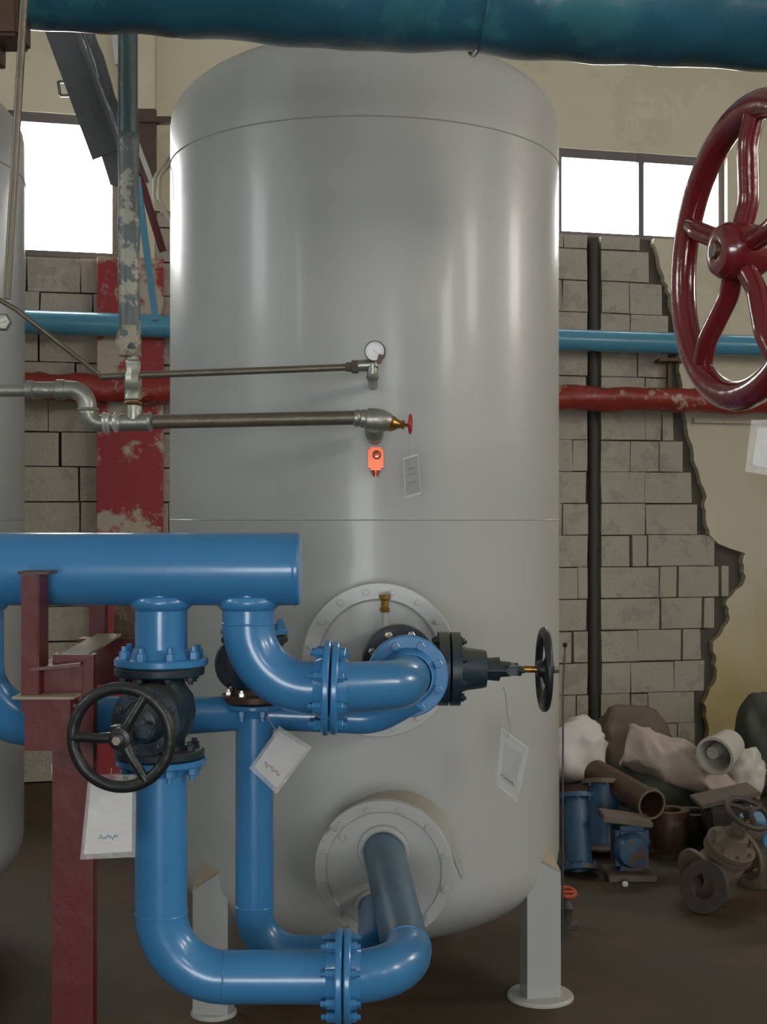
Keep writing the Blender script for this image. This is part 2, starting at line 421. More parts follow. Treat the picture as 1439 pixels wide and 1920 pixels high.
# hollow blocks of the far wall
crack_px = [(1206, 430), (1215, 445), (1226, 490), (1250, 560), (1262, 620), (1270, 760), (1290, 850), (1312, 930), (1318, 1000), (1345, 1024), (1385, 1034), (1386, 1090), (1352, 1125), (1356, 1165), (1326, 1205), (1334, 1262), (1312, 1310), (1318, 1400), (1315, 1425)]
crack = [ws(*p) for p in crack_px]
def crack_s(z):
    for (s0, z0), (s1, z1) in zip(crack[:-1], crack[1:]):
        if z1 <= z <= z0: return s0+(s1-s0)*(z0-z)/(z0-z1+1e-6)
    return crack[0][0] if z > crack[0][1] else crack[-1][0]
gap0, gap1 = ws(1098, 0)[0], ws(1122, 0)[0]
pil0, pil1 = ws(181, 0)[0], ws(303, 0)[0]
rnd = random.Random(4)
bm = B()
for c_ in range(0, 20):
    z0 = c_*0.2+0.008
    lim = min(crack_s(z0+0.12), crack_s(z0+0.05)+0.03)-0.055+rnd.uniform(-0.02, 0.02)
    cuts = [SL, gap0, gap1, lim]
    for lo_, hi_ in ((SL, gap0), (gap1, lim)):
        s = lo_
        first = True
        while s < hi_-0.01:
            ln = rnd.choice([0.4, 0.4, 0.4, 0.2, 0.3, 0.4, 0.12])
            if first: ln = rnd.choice([0.4, 0.2, 0.3, 0.25]); first = False
            e = min(s+ln, hi_)
            if hi_-e < 0.06: e = hi_
            g = rnd.choice([0.005, 0.006, 0.006, 0.012, 0.022])
            zt = z0+0.2-rnd.uniform(0.004, 0.010)
            a, b_ = s+g/2, e-g/2
            s = e
            over = [o for o in openings if a < o[1] and b_ > o[0]]
            for (w0, w1, wz) in over: zt = min(zt, wz)
            if not over: zt = min(zt, 3.29)
            if b_-a < 0.03 or zt-z0 < 0.03: continue
            off = 0.045+rnd.uniform(-0.005, 0.006)
            j = [rnd.uniform(-0.004, 0.004) for _ in range(8)]
            prism(bm, [wp(a+j[0], z0+j[1]*0.6, off), wp(b_+j[2], z0+j[3]*0.6, off), wp(b_+j[4], zt+j[5]*0.6, off), wp(a+j[6], zt+j[7]*0.6, off)], -WN*0.044)
bk = obj('wall_back_blockwork', bm, BLOCK, wb, 'pale grey hollow concrete blocks', sharp=False)
# plaster right of the crack, above the windows and between them
bm = B()
zs = [k*3.29/110 for k in range(111)]
cols = []
for z in zs:
    e_s = crack_s(z)+0.012+rnd.uniform(-0.012, 0.012)
    cols.append([bm.verts.new(wp(e_s, z, 0.002)), bm.verts.new(wp(e_s, z, 0.055)), bm.verts.new(wp(SR, z, 0.055))])
for A_, B_ in zip(cols[:-1], cols[1:]):
    for k in range(2): bm.faces.new((A_[k], A_[k+1], B_[k+1], B_[k]))
wall_panel(bm, SL, SR, ZT+0.0, ZC, 0.0, 0.02)
wall_panel(bm, rw1, fw0, 3.29, ZT, 0.0, 0.055)
wall_panel(bm, fw1, SR, 3.29, ZT, 0.0, 0.055)
wall_panel(bm, lw1, rw0, 3.3, ZT, 0.0, 0.05)
bmesh.ops.triangulate(bm, faces=[f for f in bm.faces if len(f.verts) > 4])
obj('wall_back_plaster', bm, PLASTER, wb, 'yellowish cream plaster with a ragged broken edge', sharp=False)
# red and cream pillar in front of the far wall
bm = B(); wall_panel(bm, pil0, pil1, 0, 3.0, 0.05, 0.16); struct(obj('trim_1', bm, REDPLAST))
bm = B(); wall_panel(bm, ws(226, 0)[0], pil1-0.05, 3.0, ZC, 0.061, 0.14); struct(obj('trim_2', bm, PLASTER))
# thin plaster strip added where the pipes' shadow band falls
bm = B(); wall_panel(bm, ws(1290, 0)[0], SR, 2.12, 2.15, 0.05, 0.10); struct(obj('trim_3', bm, PLASTER))

GB = glow('daylit_back_pane', (1.0, 0.99, 0.97), WIN_BACK)
def back_window(n, s0, s1, z0, nm):
    bm = B()
    fr = 0.035
    wall_panel(bm, s0, s1, ZT-0.055, ZT, -0.08, 0.0); wall_panel(bm, s0, s1, z0, z0+0.03, -0.08, -0.0)
    k = max(1, nm)
    for i in range(k+1):
        s = s0+(s1-s0)*i/k; hw_ = 0.018
        a = min(max(s-hw_, s0), s1-2*hw_)
        wall_panel(bm, a, a+2*hw_, z0, ZT, -0.085, 0.004)
    f = struct(obj('window_%d' % n, bm, FRAME))
    bm = B(); wall_panel(bm, s0, s1, z0, ZT, -0.055, -0.05)
    obj('pane', bm, GB, f, 'glaring white daylit glass')
back_window(1, *openings[0][:2], openings[0][2], 4)
back_window(2, lw0, lw1, openings[1][2], 1)
back_window(3, rw0, rw1, openings[2][2], 2)
back_window(4, fw0, fw1, openings[3][2], 1)

# side and rear walls with high windows and a low rear doorway
def side_wall(name, fixed, axis, lo, hi, wins, matE, num):
    """axis 'x': wall plane x=fixed running along y; 'y': plane y=fixed running along x. wins: (a,b,z0,z1)"""
    bm = B(); t = 0.25; sgn = -1 if fixed < 0 else 1
    def slab(b0, a, b_, z0, z1, d0=0.0, d1=t):
        if b_-a < 1e-4 or z1-z0 < 1e-4: return
        c = ((a+b_)/2, (z0+z1)/2); m = fixed+sgn*(d0+d1)/2
        if axis == 'x': box(b0, (m, c[0], c[1]), (d1-d0, b_-a, z1-z0))
        else: box(b0, (c[0], m, c[1]), (b_-a, d1-d0, z1-z0))
    cur = lo
    for a, b_, z0, z1 in wins:
        slab(bm, cur, a, 0, ZC); slab(bm, a, b_, 0, z0); slab(bm, a, b_, z1, ZC); cur = b_
    slab(bm, cur, hi, 0, ZC)
    struct(obj(name, bm, SIDE))
    for i, (a, b_, z0, z1) in enumerate(wins):
        bm = B()
        slab(bm, a, b_, z1-0.05, z1, 0.08, 0.14); slab(bm, a, b_, z0, z0+0.05, 0.08, 0.14)
        m_ = (a+b_)/2
        for s in (a, m_-0.025, b_-0.05): slab(bm, s, s+0.05, z0+0.05, z1-0.05, 0.08, 0.14)
        f = struct(obj('window_%d' % (num+i), bm, FRAME))
        bm = B(); slab(bm, a, b_, z0, z1, 0.145, 0.15); obj('pane', bm, matE, f)
GL = glow('daylit_left_pane', (0.90, 1.0, 1.0), WIN_LEFT)
GR = glow('daylit_right_pane', (1.0, 0.95, 0.88), WIN_RIGHT)
GF = glow('daylit_rear_pane', (0.95, 0.98, 1.0), WIN_REAR)
side_wall('wall_left', XL, 'x', YB, 6.8, [(-3.9, -3.0, 3.2, 4.4), (0.4, 1.6, 3.0, 4.1)], GL, 5)
side_wall('wall_right', XR, 'x', YB, 9.6, [(-2.6, -1.2, 2.9, 4.0), (0.3, 1.3, 3.0, 4.0), (4.2, 5.2, 2.9, 3.9)], GR, 7)
side_wall('wall_front', YB, 'y', XL, XR, [(-1.5, 1.1, 0.15, 2.3), (2.4, 4.0, 2.6, 3.9)], GF, 10)  # low wide pane: lit doorway added to fill the tank's lower front

# ------------------------------------------------------------------ the tanks
TC = V((-0.063, 4.5, 0)); TR = 0.65
ZB, ZTOP = 0.418, 2.80
def tank_shell(bm, c, hb=0.28, ht=0.26):
    prof = []
    for k in range(0, 13):
        u = PI/2*(1-k/12); prof.append((TR*math.cos(u), ZB-hb*math.sin(u)))
    prof[0] = (0, ZB-hb)
    for z in (1.0, 1.49): prof.append((TR, z))
    prof.append((TR, 1.498)); prof.append((TR+0.0025, 1.5)); prof.append((TR, 1.502))
    for z in (2.2, 2.662): prof.append((TR, z))
    prof.append((TR, 2.667)); prof.append((TR+0.003, 2.67)); prof.append((TR, 2.673))
    for k in range(0, 13):
        u = PI/2*k/12; prof.append((TR*math.cos(u), ZTOP+ht*math.sin(u)))
    prof[-1] = (0, ZTOP+ht)
    return lathe(bm, prof, c, (0, 0, 1), 128)
def leg_box(c, ang, w_=0.108, d_=0.09, top=0.46, apex=1, face=0.15):
    """upright with a slanting closed top, standing at angle ang (from straight ahead) round the tank"""
    p = V(c)+V((math.sin(ang)*0.63, -math.cos(ang)*0.63, 0)); fa = ang*face
    n = V((math.sin(fa), -math.cos(fa), 0)); x = V((math.cos(fa), math.sin(fa), 0))
    bm = B(); vs = []
    zl, zr = (top-0.075, top) if apex > 0 else (top, top-0.06)
    for s, z in ((-1, zl), (1, zr)):
        for zz in (0.012, z): vs.append(bm.verts.new(p+n*d_/2+x*s*w_/2+V((0, 0, zz))))
        for zz in (0.012, z): vs.append(bm.verts.new(p-n*d_/2+x*s*w_/2+V((0, 0, zz))))
    bmesh.ops.convex_hull(bm, input=vs)
    return bm, p, n, x, zl, zr
def make_tank(c, label, group, legs, ht=0.26):
    t = thing('storage_tank', (c.x, c.y, 0), label, 'tank', group)
    obj('shell', tank_shell(B(), c, ht=ht), TANK, t)
    for ang, apex in legs:
        bm, p, n, x, zl, zr = leg_box(c, ang, apex=apex)
        lg = obj('leg', bm, TANK, t)
        d_ = 0.09; w_ = 0.108
        a = p+n*d_/2-x*w_/2+V((0, 0, zl+0.002)); b_ = p+n*d_/2+x*w_/2+V((0, 0, zr+0.002))
        ap = p-n*0.02+x*(-w_/2*0.8 if apex > 0 else w_*0.15)+V((0, 0, (zl if apex > 0 else zl)+0.045+(0.04 if apex > 0 else 0)))
        bm = B(); prism(bm, [a, b_, ap], n*0.003); obj('gusset_plate', bm, TAN, lg, 'tan unpainted triangular plate')
        fp = 0.105 if ang > 0 else 0.07
        bm = B(); lathe(bm, [(0, 0.012), (fp-0.005, 0.012), (fp, 0.006), (fp, 0), (0, 0)], V((p.x, p.y, 0)), (0, 0, 1), 36); obj('foot_plate', bm, TANKR, lg)
    return t
main_tank = make_tank(TC, 'tall light grey cylindrical steel tank standing in the middle on short legs', 'grey storage tanks',
                      [(math.radians(-46), 1), (math.radians(62), -1), (math.radians(150), -1), (math.radians(-150), 1)])
T2 = V((-1.885, 4.5, 0))
make_tank(T2, 'grey steel tank cut off by the left edge, behind the red post', 'grey storage tanks',
          [(math.radians(-70), 1), (math.radians(20), -1), (math.radians(165), -1)])

# upper nozzle: wide flange ring with a blind cover
NU = V((-0.012, 3.73, 1.108)); nd = V((0.02, -1, 0)).normalized()
bm = B(); lathe(bm, [(0.175, -0.16), (0.175, -0.028), (0.0, -0.028)], NU, nd, 56); obj('nozzle_neck', bm, TANKD, main_tank)
bm = B(); lathe(bm, [(0.17, -0.03), (0.213, -0.03), (0.216, -0.027), (0.216, -0.002), (0.214, 0), (0.172, 0), (0.170, -0.004), (0.170, -0.03)], NU, nd, 72)
fr = obj('nozzle_flange', bm, TANK, main_tank)
bolts_round(fr, NU, nd, 0.194, 16, 0.0095, 0.012, TANK)
bm = B(); lathe(bm, [(0, -0.012), (0.166, -0.012), (0.168, -0.018), (0.168, -0.03), (0, -0.03)], NU, nd, 60); obj('nozzle_cover', bm, TANK, main_tank)
bm = B(); torus(bm, NU-nd*0.006, nd, 0.1695, 0.0028, 60, 8); obj('gasket', bm, TANKR, main_tank, 'rust stained sealing ring')
# lower nozzle: longer neck with a flange
NL = V((0.0, 3.60, 0.555)); nl = V((-0.12, -1, 0)).normalized()
bm = B(); lathe(bm, [(0.165, -0.34), (0.165, -0.028), (0.0, -0.028)], NL, nl, 56); obj('nozzle_neck', bm, TANKD, main_tank, 'dusty olive topped neck')
bm = B(); lathe(bm, [(0, -0.03), (0.186, -0.03), (0.189, -0.027), (0.189, -0.003), (0.187, 0), (0.158, 0), (0.155, -0.004), (0, -0.004)], NL, nl, 72)
fr2 = obj('nozzle_flange', bm, TANKR, main_tank, 'rust streaked flange with bolts')
bolts_round(fr2, NL, nl, 0.170, 12, 0.0095, 0.012, TANK)
bm = B(); torus(bm, V((0.0, 3.598, 0.606)), nl, 0.062, 0.010, 40, 10); obj('collar', bm, TANK, fr2)
bm = B(); torus(bm, V((-0.02, 3.598, 0.449)), nl, 0.050, 0.008, 40, 10); obj('collar', bm, TANK, fr2)
# reinforcing strip on the shell, right of the lower nozzle
bm = B(); tube(bm, [W(822, 1545, 3.80), W(845, 1592, 3.82), W(868, 1645, 3.84)], 0.006, 8); obj('weld_strip', bm, TANK, main_tank)

# ------------------------------------------------------------------ pipes
RP = 0.0545
def pipe_obj(name, path, r, mat, parent=None, seg=32, **k):
    bm = B(); tube(bm, path, r, seg, **k); return obj(name, bm, mat, parent)
def ring(parent, c, axis, R, r, mat, name='weld_seam'):
    bm = B(); torus(bm, c, axis, R, r, 40, 8); return obj(name, bm, mat, parent)

# header
YH, ZH, RH = 2.80, 1.397, 0.0765
hx = W(564, 0, YH).x
t = thing('header_pipe', (-0.9, YH, ZH-RH), 'thick bright blue horizontal header pipe ending in a cap left of the tank', 'pipe')
bm = B(); lathe(bm, [(0, 0), (RH-0.004, 0), (RH, 0.004), (RH, 2.6)], (hx, YH, ZH), (-1, 0, 0), 56)
obj('pipe_shell', bm, BLUE, t)
ring(t, (hx-0.012, YH, ZH), (1, 0, 0), RH, 0.002, BLUE)
x1 = W(303, 0, YH).x; x2 = W(466, 0, YH).x; x0 = W(-42, 0, YH).x
for xx in (x1, x2, x0):
    bm = B(); lathe(bm, [(RP+0.001, -0.056), (RP+0.007, -0.058), (RP+0.011, -0.066), (RP+0.010, -0.076), (RP+0.003, -0.084), (RP, -0.086)], (xx, YH, ZH), (0, 0, 1), 40)
    obj('branch_collar', bm, BLUE, t)

# stub between header and left valve
ztop1 = W(0, 1247, YH).z; zbot1 = W(0, 1420, YH).z
t = thing('pipe_spool', (x1, YH, ztop1), 'short vertical bright blue pipe above the black handwheel valve', 'pipe')
pipe_obj('pipe_shell', [(x1, YH, ZH-0.05), (x1, YH, ztop1+0.01)], RP, BLUE, t)
flange(t, (x1, YH, ztop1), (0, 0, -1), 0.098, 0.016, RP, BLUE, 8, BLUE, 0.011, 0.026)
# left gate valve
v1 = gate_valve('gate_valve', 'dark gate valve with black handwheel facing out, left of the thin blue riser', 'valve',
           (x1-0.004, YH, (ztop1+zbot1)/2), (0, 0, 1), (-0.07, -1, -0.02), ztop1-zbot1-0.004, 0.094, 0.072, VALVE, BLACK, 0.093, 0.31, wphase=1.05, bn_R=0.07)
# big U spool: down, to the right, to the nozzle
YL, ZL = 2.80, W(0, 1830, 2.8).z
xf = W(645, 0, YL).x
t = thing('pipe_spool', (x1, YL, ZL-RP), 'thick blue pipe running down from the left valve and right to the lower flange', 'pipe')
path = fillet([(x1, YL, zbot1-0.012), (x1, YL, ZL), (xf-0.008, YL, ZL)], 0.135)
pipe_obj('pipe_shell', path, RP, BLUE, t)
flange(t, (x1, YL, zbot1), (0, 0, 1), 0.094, 0.014, RP, BLUE, 8, BLUE, 0.011, 0.028)
flange(t, (xf-0.002, YL, ZL), (1, 0, 0), 0.098, 0.014, RP, BLUE, 8, BLUE, 0.011, 0.030)
ring(t, (x1, YL, ZL+0.135), (0, 0, 1), RP, 0.0018, BLUE); ring(t, (x1+0.135, YL, ZL), (1, 0, 0), RP, 0.0018, BLUE)
t = thing('pipe_spool', (0.03, 2.9, ZL-RP), 'blue elbow turning back from the lower flange joint into the bottom tank nozzle', 'pipe')
ef = V((0.0, 3.60, 0.606))
pp = fillet([(xf+0.008, YL, ZL), (0.060, YL+0.0, ZL), ef+V((0, 0.02, 0))], 0.13, 14)
n_el = len(pp)
bm = B(); tube(bm, pp[:-1], RP, 32); obj('elbow', bm, BLUE, t)
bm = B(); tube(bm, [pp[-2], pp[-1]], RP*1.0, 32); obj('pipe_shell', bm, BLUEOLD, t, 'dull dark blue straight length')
flange(t, (xf+0.002, YL, ZL), (-1, 0, 0), 0.098, 0.014, RP, BLUE, 8, BLUE, 0.011, 0.020)
ring(t, pp[-2], pp[-1]-pp[-2], RP, 0.0025, BLUE)

# upper spool from header to the flange joint, then the elbow to the right valve
YU = 2.80; ZU = W(0, 1289, YU).z
xu = W(621, 0, YU).x
t = thing('pipe_spool', (x2, YU, ZU-RP), 'thick bright blue elbow dropping from the header end and turning right', 'pipe')
pipe_obj('pipe_shell', fillet([(x2, YU, ZH-0.05), (x2, YU, ZU), (xu-0.008, YU, ZU)], 0.132, 16), RP, BLUE, t)
ring(t, (x2, YU, ZU+0.135), (0, 0, 1), RP, 0.0022, BLUE)
flange(t, (xu-0.002, YU, ZU), (1, 0, -0.03), 0.100, 0.014, RP, BLUE, 8, BLUE, 0.011, 0.028)
t = thing('pipe_spool', (0.03, 2.9, ZU-RP), 'blue elbow with a round bolted flange facing out in front of the tank', 'pipe')
VF = V((0.056, 3.10, 1.136))
vax = V((-0.030, 0.48, 0.012)).normalized()           # valve flow axis, away from the eye
pp = fillet([(xu+0.008, YU, ZU), (0.040, YU+0.09, ZU-0.006), VF], 0.105, 16)
pipe_obj('elbow', pp, RP*0.98, BLUE, t)
flange(t, (xu+0.002, YU, ZU), (-1, 0, 0.03), 0.098, 0.014, RP, BLUE, 8, BLUE, 0.011, 0.020)
flange(t, VF+vax*0.016, vax, 0.096, 0.016, RP*1.0, BLUE, 8, BLUE, 0.011, 0.014)
# right gate valve
vl = 0.25
vc = VF+vax*(0.018+vl/2)
gate_valve('gate_valve', 'dark gate valve with sideways bonnet and handwheel seen edge-on, before the tank flange', 'valve', vc, vax, V((1, 0.02, -0.01)), vl, 0.094, 0.07, VALVE, BLACK, 0.092, 0.355, bboltm=CHROME, nspk=3, wphase=0.1)
t = thing('pipe_stub', vc+vax*(vl/2), 'short dull blue pipe joining the right gate valve to the upper tank flange', 'pipe')
e_ = vc+vax*(vl/2)
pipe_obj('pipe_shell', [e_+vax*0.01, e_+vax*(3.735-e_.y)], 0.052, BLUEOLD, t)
flange(t, e_+vax*0.002, -vax, 0.094, 0.014, 0.052, VALVE, 8, RUST, 0.010, 0.018)
# brass air cock on top
t = thing('air_cock', W(722, 1160, 3.62), 'small brass air cock on a white stub above the right valve', 'valve')
bc = W(722, 1160, 3.66)
bm = B(); tube(bm, [bc-V((0, 0, 0.02)), bc+V((0, 0, 0.022))], 0.0085, 16); obj('stub', bm, TANK, t)
bm = B(); lathe(bm, [(0, 0.018), (0.013, 0.018), (0.014, 0.03), (0.0105, 0.034), (0.0105, 0.050), (0.016, 0.054), (0.016, 0.066), (0, 0.068)], bc, (0, 0, 1), 8, False); obj('body', bm, BRASS, t)

# thinner rear riser with its valve and the cross branch
YR = 3.12; xr = W(478, 0, YR).x; zf = W(0, 1316, YR).z
ztv = W(0, 1190, YR).z
t = thing('gate_valve', (xr, YR, zf), 'dark rusty valve half hidden behind the blue upper elbow', 'valve')
bm = B(); lathe(bm, [(0.04, 0.01), (0.045, 0.03), (0.062, 0.06), (0.065, 0.08), (0.06, 0.10), (0.045, 0.13), (0.04, ztv-zf-0.01)], (xr, YR, zf), (0, 0, 1), 32); obj('body', bm, VALVE, t)
flange(t, (xr, YR, zf+0.002), (0, 0, -1), 0.078, 0.018, 0.04, RUST, 8, CHROME, 0.009, 0.014)
flange(t, (xr, YR, ztv-0.002), (0, 0, 1), 0.078, 0.016, 0.04, VALVE, 8, RUST, 0.009, 0.016)
bm = B(); lathe(bm, [(0.045, 0), (0.045, 0.1), (0.07, 0.1), (0.07, 0.12), (0.03, 0.13), (0.02, 0.2), (0, 0.2)], (xr, YR, (zf+ztv)/2), (-0.35, 1, 0), 28); obj('bonnet', bm, VALVE, t)
t = thing('pipe_spool', (xr, YR, ztv), 'blue elbow behind the header feeding the half hidden rear valve', 'pipe')
pipe_obj('pipe_shell', fillet([(xr, YH+0.06, ZH-0.02), (xr, YR, ZH-0.02), (xr, YR, ztv+0.004)], 0.08), 0.042, BLUE, t)
flange(t, (xr, YR, ztv+0.002), (0, 0, -1), 0.080, 0.014, 0.042, BLUE, 8, BLUE, 0.009, 0.02)
t = thing('pipe_spool', (xr, YR, 0.45), 'thinner vertical blue riser ending in an elbow behind the lower blue run', 'pipe')
RR = 0.0445
pipe_obj('pipe_shell', fillet([(xr, YR, zf-0.004), (xr, YR, 0.485), (-0.02, YR, 0.485), (-0.02, 3.62, 0.449)], [0.10, 0.09]), RR, BLUE, t)
ring(t, (xr, YR, 0.60), (0, 0, 1), RR, 0.002, BLUE)
flange(t, (xr, YR, zf-0.001), (0, 0, 1), 0.078, 0.012, RR, BLUE, 8, BLUE, 0.009, 0.024)
zc = W(0, 1336, YR).z-0.002
pth = subdiv([(xr, YR, zc), (0.0, YR, zc-0.005)], 0.05)
pth = fillet([(xr, YR, zc), (-0.02, YR, zc-0.012), (0.075, YR-0.03, zc+0.045)], 0.12)
bm = B(); tube(bm, pth, 0.037, 28); obj('branch', bm, BLUE, t)
t = thing('pipe_spool', (-0.75, 2.9, 1.03), 'blue pipe dropping from the header at the left edge and passing behind the red frame', 'pipe')
pts = fillet([(x0, YH, ZH-0.05), (x0, YH, 1.075), (xr-0.03, YR, zc)], 0.13)
rr = []
for p in pts: rr.append(0.054 if p.x < x0+0.14 else 0.039)
pipe_obj('pipe_shell', pts, rr, BLUE, t)

# ------------------------------------------------------------------ red frame carrying the header
YF = 2.62
t = thing('pipe_support', W(140, 0, YF).xy.to_3d(), 'dark red welded steel frame carrying the left end of the blue header', 'frame')
bm = B(); a = W(139, 1400, YF+0.05); channel(bm, (a.x, a.y, 0), (a.x, a.y, W(0, 1232, YF).z), 0.082, 0.03, 0.008, (1, 0, 0)); 
prism(bm, [(a.x-0.041, a.y-0.004, 0), (a.x+0.041, a.y-0.004, 0), (a.x+0.041, a.y-0.004, 0.001+W(0, 1240, YF).z), (a.x-0.041, a.y-0.004, W(0, 1240, YF).z)], (0, -0.004, 0))
obj('post', bm, RED, t)
bm = B(); box(bm, (a.x, a.y, 0.006), (0.2, 0.2, 0.012)); obj('base_plate', bm, RED, t)
p0, p1 = W(56, 1335, YF), W(56, 1078, YF)
bm = B(); beam(bm, p0, p1, 0.032, 0.006, (1, 0, 0)); beam(bm, p0+V((0.016, 0.035, 0)), p1+V((0.016, 0.035, 0)), 0.006, 0.072, (1, 0, 0)); obj('upright', bm, RED, t)
bm = B(); box(bm, p1+V((0.008, 0.03, 0.004)), (0.062, 0.07, 0.006)); obj('saddle_plate', bm, RUST, t)
q0, q1 = W(45, 1360, YF-0.03), W(131, 1360, YF-0.03)
bm = B(); box(bm, ((q0.x+q1.x)/2, YF+0.0, q0.z), (q1.x-q0.x, 0.05, 0.10)); obj('bracket', bm, RED, t)
bm = B(); box(bm, ((q0.x+q1.x)/2-0.008, YF+0.01, q0.z+0.053), (q1.x-q0.x+0.03, 0.08, 0.005)); obj('bracket_plate', bm, TAN, t, 'bare edged steel plate')
c0, c1 = W(70, 1285, YF+0.06), W(158, 1278, YF+0.05)
bm = B(); channel(bm, c0, c1+V((0, 0.02, 0)), 0.085, 0.07, 0.006, (0, 0, 1)); box(bm, ((c0.x+c1.x)/2, YF+0.04, c0.z+0.0), (c1.x-c0.x, 0.006, 0.082)); obj('cross_beam', bm, RED, t)
bm = B(); beam(bm, W(110, 1245, YF+0.08), W(205, 1190, 3.35), 0.06, 0.006, (1, 0, 0)); obj('tie_bar', bm, TAN, t, 'dusty flat tie bar')
e0, e1 = W(148, 1240, 3.35), W(255, 1240, 3.35)
bm = B(); box(bm, ((e0.x+e1.x)/2, 3.37, e0.z), (e1.x-e0.x, 0.05, 0.115)); obj('rear_beam', bm, RED, t)
bm = B()
beam(bm, (e0.x+0.035, 3.42, e0.z-0.05), (e0.x+0.035, 3.42, 1.42), 0.04, 0.04, (1, 0, 0)); obj('rear_post', bm, RED, t)
bm = B(); beam(bm, (e0.x+0.10, 3.44, e0.z-0.05), (e0.x+0.10, 3.44, 1.42), 0.05, 0.05, (1, 0, 0)); obj('rear_post', bm, RUST, t)

# ------------------------------------------------------------------ overhead pipe
pa, pb = W(-350, 0, 2.5), W(1800, 0, 2.93)
zoh = 2.455+0.112
t = thing('overhead_pipe', (0, 2.72, zoh-0.11), 'large dark teal pipe crossing overhead along the top of the picture', 'pipe')
P0 = V((-1.10, 2.55, 2.580)); P1 = V((1.25, 2.90, 2.574))
bm = B(); tube(bm, subdiv([P0, P1], 0.02), 0.112, 64, lump=0.010, lscale=9.0); obj('pipe_shell', bm, TEAL, t, sharp=False)
bm = B(); 
for f_ in (0.55, ):
    c = P0.lerp(P1, f_); torus(bm, c, P1-P0, 0.113, 0.004, 48, 8)
obj('weld_seam', bm, TEAL, t)
t = thing('pipe_clamp', W(10, 40, 2.62), 'dark maroon steel clamp on the overhead pipe at the top left corner', 'clamp')
bm = B(); box(bm, W(8, 12, 2.56)+V((0, 0, 0.0)), (0.075, 0.10, 0.14), None, 0.006); obj('plate', bm, RUST, t)
bm = B(); box(bm, W(0, 85, 2.60), (0.012, 0.03, 0.08), None, 0.002); obj('bolt_end', bm, RUST, t)

# hanger rod at the top left
r = pipe_obj('hanger_rod', [W(47, -60, 2.40), W(12, 560, 2.40)], 0.0072, OLDPIPE, None, 14); tag(r, 'thin brownish rod hanging down at the left edge in front of the window glare', 'rod')
t = thing('sloping_rod', W(185, 700, 3.5), 'thin grey rod sloping down to the right toward the small gauge pipe', 'rod')
pipe_obj('rod', [W(-5, 560, 3.5), W(30, 580, 3.5), W(188, 704, 3.6)], 0.0065, OLDPIPE, t, 12)
bm = B(); lathe(bm, [(0, 0), (0.024, 0), (0.026, 0.01), (0.02, 0.02), (0, 0.02)], W(5, 605, 3.5), (0.1, -1, 0), 6, False); obj('nut', bm, GALV, t)

# ------------------------------------------------------------------ galvanised water line and its valve
YG = 3.6; RG = 0.0190
t = thing('galvanised_water_line', W(285, 792, YG), 'galvanised steel water pipe with elbows and tee crossing in front of the tank', 'pipe')
obj_p = lambda nm, pts, r_, m_, par=t, sg=24: pipe_obj(nm, pts, r_, m_, par, sg)
obj_p('long_pipe', [W(288, 791, YG), W(672, 783, YG)], RG, OLDPIPE)
obj_p('left_pipe', [W(-60, 733, YG), W(55, 732, YG)], 0.0165, GALV)
bm = B(); tube(bm, [W(48, 731, YG), W(50, 731, YG), W(62, 731, YG), W(64, 731, YG), W(104, 731, YG), W(106, 731, YG), W(121, 731, YG), W(122, 731, YG)], [0.02, 0.026, 0.026, 0.022, 0.022, 0.028, 0.028, 0.022], 24); obj('coupling', bm, GALV, t)
bm = B(); tube(bm, fillet([W(118, 731, YG), W(162, 731, YG), W(165, 775, YG)], 0.045), 0.0245, 24); torus(bm, W(165, 768, YG), (0, 0, 1), 0.0245, 0.005, 30, 8); obj('elbow', bm, GALV, t)
bm = B(); tube(bm, fillet([W(165, 768, YG), W(172, 794, YG), W(210, 793, YG)], 0.03), 0.0225, 24); obj('elbow', bm, GALV, t)
bm = B()
for px in (197, 204, 217): torus(bm, W(px, 792, YG), (1, 0, 0), 0.022, 0.006, 30, 8)
tube(bm, [W(190, 793, YG), W(232, 792, YG)], 0.021, 24); obj('union', bm, SILVER, t, 'silver painted union rings')
bm = B(); tube(bm, [W(226, 792, YG), W(284, 791, YG)], 0.0235, 24); tube(bm, [W(251, 792, YG), W(251, 762, YG)], 0.0225, 24); torus(bm, W(281, 791, YG), (1, 0, 0), 0.0225, 0.005, 30, 8); obj('tee', bm, GALV, t)
# upright with reducer and union
t = thing('riser_pipe', W(241, 680, YG), 'mottled grey riser pipe with peeling paint rising from the galvanised tee to the ceiling', 'pipe')
top = W(238, 250, YG)
pr = subdiv([W(243, 655, YG), W(240, 250, YG)], 0.02)
bm = B(); tube(bm, pr, 0.0285, 28, lump=0.004, lscale=16); obj('pipe_shell', bm, POST, t, sharp=False)
bm = B(); a = W(239, 250, YG); tube(bm, [a, (a.x, a.y, ZC)], 0.0265, 28); obj('upper_pipe', bm, POSTTOP, t, 'dark teal upper length')
bm = B(); tube(bm, subdiv([W(243, 668, YG), W(243, 612, YG)], 0.008), 0.031, 24, lump=0.014, lscale=26); obj('sealant_lump', bm, POSTL, t, 'lumpy pale foam')
bm = B(); a = W(249, 765, YG); lathe(bm, [(0.012, -0.005), (0.017, 0.0), (0.017, 0.02), (0.023, 0.024), (0.023, 0.045), (0.019, 0.05), (0.024, 0.06), (0.024, 0.09), (0.019, 0.1), (0.021, 0.115), (0.021, 0.125), (0.016, 0.13), (0.018, 0.17)], a, (0, 0, 1), 8, False); obj('reducer_union', bm, GALV, t)
bm = B(); torus(bm, W(249, 756, YG), (0, 0, 1), 0.020, 0.005, 30, 8); obj('brass_ring', bm, BRASS, t)
